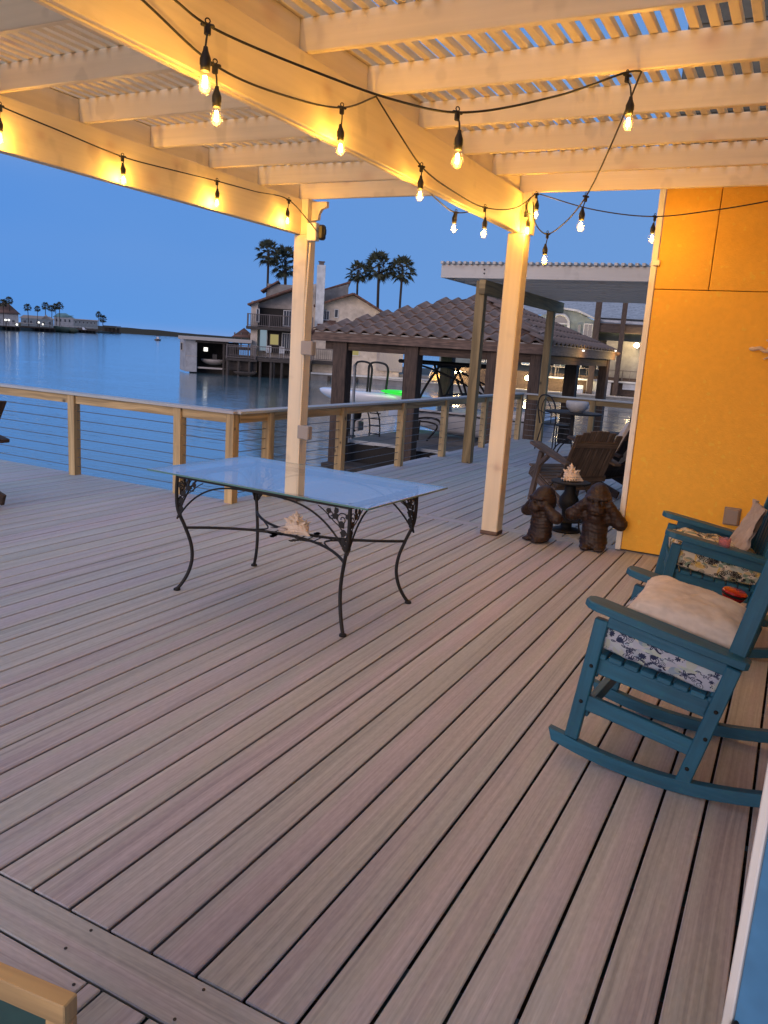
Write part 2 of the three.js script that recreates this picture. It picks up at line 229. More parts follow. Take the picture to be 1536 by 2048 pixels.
// ---------------------------------------------------------------- setting: water, banks, deck
{
  const g = new THREE.PlaneGeometry(3600, 3600, 1, 1).rotateX(-Math.PI / 2); const p = g.attributes.position, uv = g.attributes.uv; for (let i = 0; i < p.count; i++) uv.setXY(i, p.getX(i), p.getZ(i));
  const w = part('water', g, phys(col(0.09, 0.18, 0.21), 0.06, { ior: 1.6, bumpMap: waveBump, bumpScale: 0.03, clearcoat: 0.6, clearcoatRoughness: 0.12 }), scene); w.position.y = -1.3; tag(w, 'calm blue canal water reflecting the dusk sky beyond the deck', 'water', null, 'structure');
}
const PITCH = 0.14415, GX = x => -0.801 + PITCH * x;   // deck board joints
{
  const deck = thing('deck', 'grey brown composite deck of long boards', 'deck'); deck.userData.kind = 'structure';
  const bw = PITCH - 0.0098, th = 0.026;
  const board = (x0, x1, z0, z1, mat, alongX, name = 'deck_board') => { const w = x1 - x0, l = z1 - z0, cx = (x0 + x1) / 2, cz = (z0 + z1) / 2, y = rr(-0.0006, 0.0006); part(name, [cbox(w, 0.009, l, 0.003, cx, -0.0045 + y, cz), box(w - 0.018, 0.016, l - 0.018, cx, -0.0171 + y, cz)], mat, deck); }; // grooved edges below the top lip
  const pick = () => M.deck[Math.floor(rnd() * 6)];
  const E1 = -4.62;                                     // left end of the far deck
  for (let k = -85; k < 12; k++) { const x0 = GX(k) + 0.0049, x1 = x0 + bw; board(x0, x1, x0 > E1 - 0.1 ? -6.575 : -5.90, -1.296, pick()); }
  // border boards across the grain
  for (let x = -12.9; x < 0.9; x += 3.6) board(x, x + 3.596, -1.29, -1.154, pick(), true, 'border_board');
  for (let k = 0; k < 14; k++) { const x0 = -1.244 + PITCH * k + 0.0044; board(x0, x0 + bw, -1.147, 1.6, pick()); }
  board(-1.287, -1.246, -1.147, 1.6, pick());
  for (let k = 0; k < 19; k++) board(-6.9, -1.292, -1.147 + k * PITCH, -1.147 + k * PITCH + bw, pick(), true);
  for (const [x, z] of [[-1.413, -1.269], [-1.418, -1.193], [-1.311, -1.124], [-1.043, -1.271], [-1.043, -1.172]]) part('screw', new THREE.CylinderGeometry(0.0042, 0.0042, 0.0016, 10).translate(x, 0.0008, z), M.rubber, deck);
  board(E1, -2.3, -6.72, -6.581, pick(), true, 'border_board'); board(-2.296, 0.6, -6.72, -6.581, pick(), true, 'border_board');
  for (let k = -27; k < 6; k++) { const x0 = GX(k) + 0.0049; board(x0, x0 + bw, -10.42, -6.726, pick()); board(x0, x0 + bw, -14.40, -10.57, pick()); }
  board(E1, -2.3, -10.564, -10.426, pick(), true, 'border_board'); board(-2.296, 0.2, -10.564, -10.426, pick(), true, 'border_board');
  for (let z = 1.4; z > -14.4; z -= 0.405) part('joist', box(z > -5.9 ? 13.6 : (z > -6.7 ? 5.4 : 5.2), 0.19, 0.04, z > -5.9 ? -6.1 : -1.95, -0.127, z), M.dock, deck);
  part('blackout_skirt', [box(8.4, 1.25, 0.03, -8.85, -0.66, -5.87), box(0.03, 1.25, 8.5, E1 + 0.03, -0.66, -10.12), box(5.0, 1.25, 0.03, -2.0, -0.66, -14.36), box(0.03, 1.25, 7.6, -13.05, -0.66, -2.1), box(14, 1.25, 0.03, -6.1, -0.66, 1.62), box(0.03, 1.25, 16, 0.98, -0.66, -6.4)], M.deep, deck);  // dark boards added to shut light out from below the deck gaps
  part('fascia_board', cbox(8.6, 0.28, 0.022, 0.002, -8.9, -0.168, -5.913), M.deck[2], deck); part('fascia_board', cbox(0.022, 0.28, 8.5, 0.002, E1 - 0.013, -0.168, -10.16), M.deck[2], deck);
}

// ---------------------------------------------------------------- the pergola over the deck
{
  const p = thing('pergola', 'cream painted timber pergola with slatted top hung with string lights', 'pergola');
  for (const [xa, xb] of [[-2.245, -2.17], [-4.325, -4.25]]) {
    const w = 0.031; // two planks with a groove between them
    part('beam', [cbox(w, 0.30, 8.6, 0.004, xa + w / 2, 2.628, -2.17), cbox(w, 0.30, 8.6, 0.004, xb - w / 2, 2.627, -2.17), box(0.014, 0.27, 8.58, (xa + xb) / 2, 2.635, -2.17)], M.cream, p);
  }
  part('post', [cbox(0.145, 2.475, 0.145, 0.008, -2.1975, 1.2375, -6.395), box(0.07, 0.305, 0.143, -2.133, 2.6275, -6.395)], M.cream, p);
  part('post', [cbox(0.145, 2.475, 0.145, 0.008, -4.245, 1.2375, -6.39), box(0.07, 0.305, 0.143, -4.212, 2.6275, -6.39)], M.cream, p);
  for (const [x, z] of [[-2.1975, -6.395], [-4.245, -6.39]]) part('post_base', cbox(0.152, 0.035, 0.152, 0.004, x, 0.0185, z), M.bhfascia, p);
  const zs = []; for (let i = 0; i < 13; i++) zs.push(-6.33 + 0.622 * i);
  for (const z of zs) part('rafter', cbox(5.1, 0.14, 0.038, 0.004, -1.78, 2.85, z - 0.019), M.cream, p);
  for (let i = 0; i < 12; i++) for (const x of [-2.21, -4.285]) part('blocking', cbox(0.03, 0.138, 0.58, 0.002, x - 0.014, 2.8495, zs[i] + 0.292), M.cream, p);
  for (let k = 0; k < 66; k++) { const x = -4.46 + k * 0.0832 + rr(-0.004, 0.004); part('slat', cbox(0.041 + rr(-0.002, 0.002), 0.034, 8.9, 0.003, x, 2.938, -2.2, 0, rr(-0.0006, 0.0006), 0), M.cream, p); }
  // sawn corbel on the outer side of the far post
  part('corbel', prism([[0, 0], [0.155, 0], [0.155, -0.045], [0.10, -0.06], [0.075, -0.10], [0.07, -0.15], [0, -0.16]], 0.036, 0.002).translate(-4.172, 2.76, -6.41), M.cream, p);
}
{
  const c = thing('electrical_conduit', 'thin conduit with two grey junction boxes running up the left pergola post', 'conduit');
  part('conduit', tube([[-4.165, 0.03, -6.31], [-4.160, 0.7, -6.308], [-4.152, 1.45, -6.309], [-4.156, 1.7, -6.309], [-4.13, 2.40, -6.31]], 0.011, 30), M.cream, c);
  for (const y of [0.685, 1.467]) { part('junction_box', [cbox(0.085, 0.125, 0.07, 0.006, -4.118, y, -6.30), cbox(0.05, 0.13, 0.075, 0.008, -4.06, y - 0.002, -6.30)], M.grey, c); }
  part('outlet_box', cbox(0.10, 0.155, 0.065, 0.006, -4.10, 2.49, -6.30), M.white, c);
  part('plug_timer', [cbox(0.062, 0.13, 0.06, 0.016, -4.005, 2.485, -6.30), cbox(0.01, 0.05, 0.03, 0.003, -3.972, 2.49, -6.30)], M.rubber, c);
}

// ---------------------------------------------------------------- house with the yellow wall
{
  const h = thing('house', 'yellow orange panelled house wall with cream corner trim', 'house');
  const zf = -6.57, z0 = zf - 0.012;
  const panel = (x0, x1, y0, y1) => part('wall_panel', cbox(x1 - x0 - 0.005, y1 - y0 - 0.005, 0.024, 0.004, (x0 + x1) / 2, (y0 + y1) / 2, z0), M.orange, h);
  panel(-1.13, 3.5, 0.014, 2.09); panel(-1.13, -0.734, 2.09, 3.12); panel(-0.734, 0.485, 2.09, 3.12); panel(0.485, 3.5, 2.09, 3.12);
  part('wall_core', [box(4.6, 6.0, 0.10, 1.20, 2.97, -6.66), box(0.10, 6.0, 3.4, -1.10, 2.97, -8.41)], M.siding, h);
  for (let i = 0; i < 14; i++) part('siding_board', cbox(4.62, 0.205, 0.02, 0.003, 1.19, 3.24 + i * 0.2, z0 + 0.004, -0.06, 0, 0), M.siding, h);
  part('corner_trim', [cbox(0.045, 3.1, 0.03, 0.004, -1.1525, 1.56, zf - 0.003), cbox(0.02, 3.1, 0.1, 0.003, -1.166, 1.56, zf - 0.07)], M.white, h);
  part('outlet_cover', [cbox(0.105, 0.128, 0.05, 0.012, -0.332, 0.415, zf + 0.024), cbox(0.12, 0.14, 0.012, 0.004, -0.332, 0.415, zf + 0.005)], M.greybox, h);
  part('trim_clip', cbox(0.05, 0.04, 0.025, 0.004, -1.132, 2.283, zf + 0.022), M.white, h);
  part('roof_eave', [cbox(5.4, 0.18, 1.0, 0.01, 1.0, 6.0, -6.6)], M.redroof, h);
  // wing of the house along the right of the deck, behind the rocking chairs
  part('wing_wall', [box(0.12, 6.0, 5.5, 0.86, 2.97, -3.8)], M.orange, h);
}
{ // reef branch ornament
  const o = thing('wall_ornament', 'small wavy coral coloured lizard ornament on the yellow wall', 'ornament', [-0.23, 1.68, -6.555]);
  part('body', tube([[-0.13, 0.0, 0.01], [-0.09, 0.008, 0.018], [-0.05, -0.012, 0.018], [0, 0.012, 0.02], [0.06, 0.02, 0.02], [0.14, 0.0, 0.02], [0.22, 0.03, 0.012]], 0.014, 40, 8), M.shell, o);
  part('head', ell(0.03, 0.016, 0.014, -0.135, 0, 0.012), M.shell, o);
  for (const [x, s] of [[-0.04, 1], [-0.04, -1], [0.08, 1], [0.08, -1]]) part('leg', tube([[x, 0.005, 0.014], [x + 0.02, s * 0.045, 0.014], [x - 0.015, s * 0.07, 0.01]], 0.007, 10, 6), M.shell, o);
}

// ---------------------------------------------------------------- strings of lights
const bulbGlass = lathe([[0.0001, -0.052], [0.009, -0.0505], [0.018, -0.045], [0.024, -0.034], [0.0255, -0.021], [0.0225, -0.004], [0.0165, 0.012], [0.0125, 0.024]], 20);
const socketG = lathe([[0.0001, 0.092], [0.007, 0.090], [0.009, 0.078], [0.0155, 0.062], [0.018, 0.055], [0.018, 0.036], [0.016, 0.034], [0.016, 0.018], [0.0001, 0.018]], 14);
const ferrule = mergeGeometries([ready(cbox(0.046, 0.012, 0.012, 0.004)), ready(cbox(0.022, 0.034, 0.012, 0.004, 0, -0.014, 0)), ready(new THREE.TorusGeometry(0.008, 0.0025, 5, 10).translate(0, 0.013, 0))]);
const filG = mergeGeometries([0, 1, 2, 3].map(i => ready(rod([Math.cos(i * 1.571) * 0.006, -0.03, Math.sin(i * 1.571) * 0.006], [Math.cos(i * 1.571) * 0.004, 0.004, Math.sin(i * 1.571) * 0.004], 0.0022, 0.0022, 5))));
const LAMP = 0.47, LC = col(1.0, 0.455, 0.04);
function lightString(label, cords, drops) {   // drops: [junction, bulb centre]
  const t = thing('string_lights', label, 'string lights', [0, 0, 0], 0);
  for (const c of cords) part('cord', tube(c, 0.0045, c.length * 10, 6), M.rubber, t);
  for (const [j, b] of drops) {
    const jv = V(...j), bv = V(...b), lamp = part('socket', socketG.clone(), M.rubber, t); lamp.position.copy(bv);
    lamp.rotation.set(rr(-0.05, 0.05), rr(0, 6), rr(-0.05, 0.05));
    const top = [b[0], b[1] + 0.088, b[2]], mid = [(j[0] + b[0]) / 2 + 0.004, (j[1] + top[1]) / 2, (j[2] + b[2]) / 2 + 0.003];
    part('drop_wire', tube([[j[0], j[1] - 0.02, j[2]], mid, top], 0.0035, 10, 6), M.rubber, t);
    const f = part('connector', ferrule.clone(), M.rubber, t); f.position.copy(jv); f.rotation.y = Math.atan2(0.75, 0.6);
    const bulb = put('bulb', bulbGlass, M.bulb, lamp); put('filament', filG, M.filament, lamp); bulb.castShadow = false;
    const L = new THREE.PointLight(LC, LAMP, 0, 2); L.position.set(0, -0.02, 0); L.castShadow = true; L.shadow.radius = 1.2; lamp.add(L);
  }
}
// strand along the near side of the middle beam, on to the post and the yellow wall
lightString('black cord of glowing bulbs hooked along the middle beam and across to the yellow wall', [
  [[-2.14, 2.77, -1.45], [-2.11, 2.585, -2.159], [-2.11, 2.504, -2.529], [-2.11, 2.53, -3.0], [-2.11, 2.607, -3.443], [-2.155, 2.772, -3.845]],
  [[-2.155, 2.772, -3.845], [-2.13, 2.65, -4.08], [-2.11, 2.54, -4.339], [-2.11, 2.495, -4.85], [-2.11, 2.499, -5.376], [-2.085, 2.60, -5.95], [-2.055, 2.765, -6.30]],
  [[-2.055, 2.765, -6.30], [-1.577, 2.624, -6.24], [-1.120, 2.559, -6.18], [-0.759, 2.594, -6.195], [-0.397, 2.651, -6.20], [0.1, 2.77, -6.22]]],
  [[[-2.11, 2.504, -2.529], [-2.11, 2.345, -2.542]], [[-2.11, 2.607, -3.443], [-2.11, 2.444, -3.446]], [[-2.11, 2.54, -4.339], [-2.11, 2.401, -4.342]], [[-2.11, 2.499, -5.376], [-2.11, 2.348, -5.395]], [[-2.055, 2.757, -6.30], [-2.045, 2.622, -6.30]], [[-1.120, 2.559, -6.18], [-1.124, 2.425, -6.18]]]);
// nearest strand, swagged from the upper left to the rafter
lightString('black cord with three glowing bulbs swagged nearest to the viewer below the rafters', [
  [[-2.14, 2.76, -1.45], [-1.90, 2.55, -1.95], [-1.873, 2.516, -2.053], [-1.869, 2.497, -2.200], [-1.671, 2.456, -2.634], [-1.518, 2.431, -2.855], [-1.347, 2.430, -3.056], [-1.077, 2.593, -3.484], [-0.871, 2.750, -3.767], [-0.837, 2.782, -3.869]]],
  [[[-1.869, 2.497, -2.200], [-1.851, 2.332, -2.170]], [[-1.347, 2.430, -3.056], [-1.322, 2.268, -3.031]], [[-0.875, 2.740, -3.775], [-0.841, 2.553, -3.743]]]);
// from the rafter back down to the post
lightString('black cord dropping from a rafter to the right post with two glowing bulbs', [
  [[-0.837, 2.782, -3.869], [-1.06, 2.64, -4.42], [-1.321, 2.48, -4.995], [-1.542, 2.395, -5.378], [-1.726, 2.36, -5.62], [-1.93, 2.49, -5.95], [-2.075, 2.70, -6.30]]],
  [[[-1.321, 2.48, -4.995], [-1.323, 2.32, -4.957]], [[-1.726, 2.36, -5.62], [-1.72, 2.199, -5.586]]]);
// single drop and a loose plug on the face of the right post
{
  lightString('short cord with one glowing bulb hanging down the front of the right post', [[[-2.10, 2.74, -6.31], [-2.125, 2.68, -6.305], [-2.105, 2.60, -6.30]], [[-2.10, 2.74, -6.31], [-2.13, 2.70, -6.30], [-2.128, 2.63, -6.30]]], [[[-2.105, 2.615, -6.30], [-2.10, 2.500, -6.30]]]);
  part('loose_plug', [cbox(0.02, 0.045, 0.02, 0.004, -2.128, 2.61, -6.30)], M.rubber, scene.children[scene.children.length - 1]);
}
lightString('black cord of glowing bulbs along the inner face of the outer beam over the water', [
  [[-4.20, 2.80, -2.2], [-4.19, 2.697, -3.202], [-4.19, 2.669, -3.609], [-4.19, 2.637, -4.11], [-4.19, 2.655, -4.6], [-4.19, 2.678, -5.07], [-4.19, 2.695, -5.55], [-4.19, 2.716, -6.034], [-4.14, 2.60, -6.24], [-4.04, 2.49, -6.27]]],
  [[[-4.19, 2.697, -3.202], [-4.19, 2.545, -3.196]], [[-4.19, 2.637, -4.11], [-4.19, 2.509, -4.118]], [[-4.19, 2.678, -5.07], [-4.19, 2.535, -5.074]], [[-4.19, 2.716, -6.034], [-4.19, 2.558, -6.022]]]);
lightString('cord with one glowing bulb showing below the far side of the middle beam', [
  [[-2.285, 2.66, -3.6], [-2.30, 2.60, -4.4], [-2.34, 2.50, -5.1], [-2.36, 2.486, -5.462], [-2.33, 2.56, -5.8], [-2.285, 2.70, -6.3]]],
  [[[-2.36, 2.486, -5.462], [-2.36, 2.392, -5.445]]]);
// strands carry on over the deck behind and to the right of the viewer
lightString('black cord of glowing bulbs running on over the deck behind the viewer', [
  [[-2.14, 2.77, -1.45], [-2.0, 2.58, -0.5], [-1.6, 2.56, 0.2], [-0.6, 2.62, 0.7], [0.5, 2.72, 0.9]]],
  [[[-2.0, 2.58, -0.5], [-2.0, 2.42, -0.5]], [[-1.0, 2.59, 0.5], [-1.0, 2.43, 0.5]], [[0.2, 2.70, 0.85], [0.2, 2.54, 0.85]]]);


// ---------------------------------------------------------------- glass table and shell
{
  const t = thing('glass_table', 'rectangular glass topped table on black wrought iron legs with leaf scrolls', 'table', [-2.552, 0, -3.872], -2.7 * RAD);
  part('glass_top', cbox(1.524, 0.010, 0.905, 0.003, 0, 0.728, 0), M.glass, t);
  part('glass_edge', [box(1.527, 0.0086, 0.0016, 0, 0.728, 0.4533), box(1.527, 0.0086, 0.0016, 0, 0.728, -0.4533), box(0.0016, 0.0086, 0.905, 0.7628, 0.728, 0), box(0.0016, 0.0086, 0.905, -0.7628, 0.728, 0)], M.edge, t);
  const X = 0.605, Z = 0.365;
  // apron bars and arched lower bars between the legs
  part('apron', [cbox(2 * X, 0.03, 0.010, 0.002, 0, 0.706, Z), cbox(2 * X, 0.03, 0.010, 0.002, 0, 0.706, -Z), cbox(0.010, 0.03, 2 * Z, 0.002, X, 0.706, 0), cbox(0.010, 0.03, 2 * Z, 0.002, -X, 0.706, 0)], M.black, t);
  const arch = (a, b) => { const P = []; for (let i = 0; i <= 16; i++) { const s = i / 16, e = Math.abs(2 * s - 1); const y = 0.690 - 0.245 * Math.pow(e, 3.4); const w = 0.5 + (s - 0.5) * (1 - 0.0 * e); P.push([lerp(a[0], b[0], w), y, lerp(a[1], b[1], w)]); } return tube(P, 0.0055, 48, 6); };
  for (const [a, b] of [[[-X, Z], [X, Z]], [[-X, -Z], [X, -Z]], [[-X, -Z], [-X, Z]], [[X, -Z], [X, Z]]]) part('arch', arch(a, b), M.black, t);
  const leafS = new THREE.Shape(); leafS.moveTo(0, 0); leafS.quadraticCurveTo(0.016, 0.004, 0.013, 0.016); leafS.lineTo(0.020, 0.020); leafS.quadraticCurveTo(0.012, 0.026, 0, 0.040); leafS.quadraticCurveTo(-0.012, 0.026, -0.020, 0.020); leafS.lineTo(-0.013, 0.016); leafS.quadraticCurveTo(-0.016, 0.004, 0, 0);
  const leafG = new THREE.ExtrudeGeometry(leafS, { depth: 0.003, bevelEnabled: true, bevelSize: 0.0015, bevelThickness: 0.0015, bevelSegments: 1, curveSegments: 4 });
  const scroll = (kx) => { // plane scroll work: local x inward from the leg, y down from the apron
    const g = []; const sp = (cx, cy, r, a0, dir, n = 1.4) => { const P = []; for (let i = 0; i <= 22; i++) { const s = i / 22, a = a0 + dir * s * n * 6.283, q = r * (1 - 0.82 * s); P.push([cx + Math.cos(a) * q, cy + Math.sin(a) * q, 0]); } return tube(P, 0.0032, 40, 5); };
    g.push(sp(0.045, -0.062, 0.036, 2.2, -1), sp(0.115, -0.045, 0.026, 2.6, 1), sp(0.030, -0.145, 0.024, 1.2, 1));
    g.push(tube([[0.012, -0.21, 0], [0.022, -0.17, 0], [0.05, -0.11, 0], [0.10, -0.075, 0], [0.16, -0.03, 0], [0.20, -0.008, 0]], 0.0032, 24, 5));
    for (const [x, y, a, s] of [[0.06, -0.075, 2.4, 1.05], [0.03, -0.115, 3.4, 1.0], [0.105, -0.055, 1.2, 1.0], [0.035, -0.165, 2.9, 0.95], [0.145, -0.022, 1.9, 0.85], [0.018, -0.055, 0.4, 0.8], [0.075, -0.03, -0.6, 0.8], [0.02, -0.2, 3.2, 0.8]]) g.push(leafG.clone().scale(s, s, 1).rotateZ(a).translate(x, y, -0.0015));
    return mergeGeometries(g.map(ready)).scale(kx, 1, 1);
  };
  const sL = scroll(1), sS = scroll(0.72);
  for (const sx of [-1, 1]) for (const sz of [-1, 1]) {
    const dx = sx * 0.766, dz = sz * 0.643, prof = [[0, 0.725], [0.004, 0.60], [-0.004, 0.50], [-0.045, 0.40], [-0.083, 0.29], [-0.090, 0.20], [-0.068, 0.11], [-0.026, 0.035], [-0.006, 0.012]];
    const leg = part('leg', tube(prof.map(([o, y]) => [sx * X + dx * o, y, sz * Z + dz * o]), 0.0105, 40, 8), M.black, t);
    part('foot', lathe([[0.0001, 0.016], [0.012, 0.015], [0.020, 0.010], [0.021, 0], [0.0001, 0]], 16).translate(sx * X - dx * 0.004, 0.001, sz * Z - dz * 0.004), M.black, leg);
    const a = put('scrollwork', sL, M.black, t, sx * X, 0.692, sz * (Z + 0.0)); a.scale.x = -sx;
    const b = put('scrollwork', sS, M.black, t, sx * X, 0.692, sz * Z); b.rotation.y = Math.PI / 2; b.scale.x = sz;
  }
  // two curved stretchers carrying an openwork shelf
  const st = []; for (const s of [-1, 1]) { const P = []; for (let i = 0; i <= 14; i++) { const u = i / 7 - 1; P.push([u * (X - 0.035), 0.39, s * (0.045 + (Z - 0.075) * Math.pow(Math.abs(u), 2.1))]); } st.push(P); }
  for (const P of st) part('stretcher', tube(P, 0.0085, 48, 8), M.black, t);
  const sh = []; for (const s of [-1, 1]) for (const q of [-1, 1]) { sh.push(sL.clone().rotateX(-Math.PI / 2).scale(0.9 * s, 1, 0.42 * q).translate(s * 0.05, 0.388, q * 0.048 - q * 0.0)); }
  sh.push(tube([[-0.36, 0.387, -0.15], [-0.24, 0.387, -0.04], [-0.22, 0.387, 0], [-0.24, 0.387, 0.04], [-0.36, 0.387, 0.15]], 0.005, 24, 6), tube([[0.36, 0.387, -0.15], [0.24, 0.387, -0.04], [0.22, 0.387, 0], [0.24, 0.387, 0.04], [0.36, 0.387, 0.15]], 0.005, 24, 6));
  for (let i = -3; i <= 3; i++) sh.push(rod([i * 0.05, 0.387, -0.055], [i * 0.05 + 0.02, 0.387, 0.055], 0.0035, 0.0035, 5));
  part('shelf', sh, M.black, t);
}
// spiny conch lying mouth down: broad knobbed body, stepped spire, ruffled lip and drawn out canal
function conchGeo(k = 1, tall = 1) {
  const f = (x, y, z) => {
    y /= tall; let d = sdE(x, y, z, 0.0, 0.012, 0, 0.088, 0.050, 0.070);
    d = smin(d, sdC(x, y, z, [-0.004, 0.02, 0], [-0.012, 0.118, 0], 0.060, 0.004), 0.018);
    d = smin(d, sdC(x, y, z, [0.05, 0.0, 0.01], [0.128, -0.022, 0.02], 0.034, 0.008), 0.03);
    for (let i = 0; i < 8; i++) { const a = i * 0.785 + 0.2, r = 0.068 + 0.006 * Math.sin(i * 2.1), yy = 0.040 + 0.010 * Math.sin(a); d = smin(d, sdC(x, y, z, [Math.cos(a) * 0.05, yy - 0.006, Math.sin(a) * 0.045], [Math.cos(a) * (r + 0.022), yy + 0.020, Math.sin(a) * (r + 0.012)], 0.017, 0.005), 0.012); }
    for (let i = 0; i < 7; i++) { const a = i * 0.898 + 0.6; d = smin(d, sdC(x, y, z, [Math.cos(a) * 0.028 - 0.008, 0.066, Math.sin(a) * 0.028], [Math.cos(a) * 0.046 - 0.010, 0.084, Math.sin(a) * 0.044], 0.011, 0.004), 0.008); }
    for (let i = 0; i < 5; i++) { const a = i * 1.257; d = smin(d, sdE(x, y, z, Math.cos(a) * 0.018 - 0.012, 0.096, Math.sin(a) * 0.018, 0.008, 0.006, 0.008), 0.005); }
    let lip = sdE(x, y, z, -0.050, -0.016, 0.040, 0.066, 0.016, 0.048); lip += 0.004 * Math.sin(x * 190 + z * 60); d = smin(d, lip, 0.016);
    d = smax(d, -sdE(x, y, z, -0.058, -0.004, 0.082, 0.040, 0.012, 0.030), 0.008);
    d += 0.0016 * Math.sin(y * 330 + Math.atan2(z, x + 0.01) * 1.0) + 0.0010 * Math.sin(Math.atan2(z, x + 0.01) * 24);
    return smax(d, -y - 0.036, 0.006);
  };
  return blob(f, [0.01, 0.03 * tall, 0], 0.15 * Math.max(1, tall), 88).scale(k, k, k);
}
{
  const c = thing('conch_shell', 'spiny peach and white conch shell on the openwork shelf under the glass table', 'shell', [-2.545, 0.427, -3.875], -0.15);
  part('shell', conchGeo(0.86), M.shell, c);
  part('aperture', ell(0.036, 0.010, 0.020, -0.058, -0.006, 0.066, 16, 10), M.shellin, c);
}

// ---------------------------------------------------------------- rocking chairs
function rocker(label, pos, turn) {
  const t = thing('rocking_chair', label, 'rocking chair', pos, turn, undefined), m = M.teal, W = 0.6;
  const bolt = (x, y, z, par) => part('bolt', lathe([[0.0001, 0.006], [0.005, 0.005], [0.008, 0.0005], [0.0001, 0]], 10).rotateX(Math.PI / 2).translate(x, y, z), M.black, par);
  for (const s of [0, 1]) {
    const z = s ? -W + 0.015 : -0.015, side = s ? -1 : 1;
    const yb = u => 0.35 * u * u + 0.02 * u + 0.0015, P = []; for (let i = 0; i <= 22; i++) { const u = lerp(-0.415, 0.58, i / 22); P.push([u, yb(u)]); } P.push([0.585, yb(0.58) + 0.03], [0.575, yb(0.58) + 0.046]); for (let i = 21; i >= 0; i--) { const u = lerp(-0.415, 0.58, i / 22); P.push([u - 0.012 * (i === 0 ? 1.3 : 0), yb(u) + 0.046]); }
    part('rocker', prism(P, 0.032, 0.002).translate(0, 0, z - 0.016), m, t);
    const fl = part('front_leg', bar([-0.342, 0.085, z], [-0.278, 0.582, z], 0.032, 0.052, V(1, 0, 0), 0.004), m, t); bolt(-0.296, 0.395, z + side * 0.016, fl); bolt(-0.318, 0.245, z + side * 0.016, fl);
    const bl = part('back_leg', bar([0.078, 0.035, z], [0.190, 0.515, z], 0.032, 0.052, V(1, 0, 0), 0.004), m, t); bolt(0.155, 0.345, z + side * 0.016, bl); bolt(0.135, 0.235, z + side * 0.016, bl); bolt(0.09, 0.105, z + side * 0.016, bl); 
    // arm: rounded front end, slightly narrower at the back
    const A = [[-0.30, -0.045], [-0.33, -0.036], [-0.347, -0.015], [-0.347, 0.015], [-0.33, 0.036], [-0.30, 0.045], [-0.05, 0.047], [0.12, 0.040], [0.225, 0.032], [0.235, 0.02], [0.235, -0.02], [0.225, -0.032], [0.12, -0.040], [-0.05, -0.047]];
    const arm = prism(A.map(([x, y]) => [x, -y]), 0.022, 0.004).rotateX(-Math.PI / 2); arm.translate(0.058, 0, 0).rotateZ(-0.181).translate(-0.058 + 0.0, 0.578, z);
    part('armrest', arm, m, t);
    part('arm_apron', bar([-0.255, 0.582, z - 0.0], [0.165, 0.506, z - 0.0], 0.026, 0.05, V(0, 1, 0), 0.003), m, t);
    part('seat_rail', bar([-0.30, 0.395, z - side * 0.030], [0.16, 0.330, z - side * 0.030], 0.026, 0.072, V(0, 1, 0), 0.003), m, t);
    part('stretcher', bar([-0.318, 0.244, z - side * 0.004], [0.118, 0.178, z - side * 0.004], 0.024, 0.062, V(0, 1, 0), 0.003), m, t);
    part('back_post', bar([0.135, 0.30, z - side * 0.032], [0.305, 1.12, z - side * 0.032], 0.030, 0.058, V(1, 0, 0), 0.004), m, t);
  }
  for (let i = 0; i < 8; i++) { const u = -0.275 + i * 0.060; part('seat_slat', cbox(0.052, 0.02, W - 0.034, 0.003, u, 0.438 - (u + 0.3) * 0.142, -W / 2, 0, 0, -0.141), m, t); }
  part('front_rail', cbox(0.024, 0.085, W - 0.07, 0.003, -0.285, 0.385, -W / 2, 0, 0, -0.1), m, t);
  part('cross_bar', cbox(0.03, 0.05, W - 0.06, 0.003, -0.31, 0.20, -W / 2), m, t); part('cross_bar', cbox(0.03, 0.05, W - 0.06, 0.003, 0.10, 0.16, -W / 2), m, t);
  part('top_rail', bar([0.296, 1.08, -0.045], [0.296, 1.08, -W + 0.045], 0.03, 0.095, V(0.2, 1, 0), 0.005), m, t); part('low_rail', bar([0.165, 0.44, -0.045], [0.165, 0.44, -W + 0.045], 0.026, 0.06, V(0.2, 1, 0), 0.003), m, t);
  for (let i = 0; i < 7; i++) { const z = -0.085 - i * (W - 0.17) / 6; part('back_slat', bar([0.17, 0.46, z], [0.288, 1.045, z], 0.05, 0.016, V(1, 0, 0), 0.003), m, t); }
  return t;
}
const R1 = [-0.252, 0, -2.861], A1 = -4 * RAD, R2 = [-0.197, 0, -4.477], A2 = 10 * RAD;
rocker('teal painted wooden rocking chair nearest the viewer holding a plain pillow', R1, A1);
rocker('teal painted wooden rocking chair behind, beside the yellow wall with a crumpled throw', R2, A2);
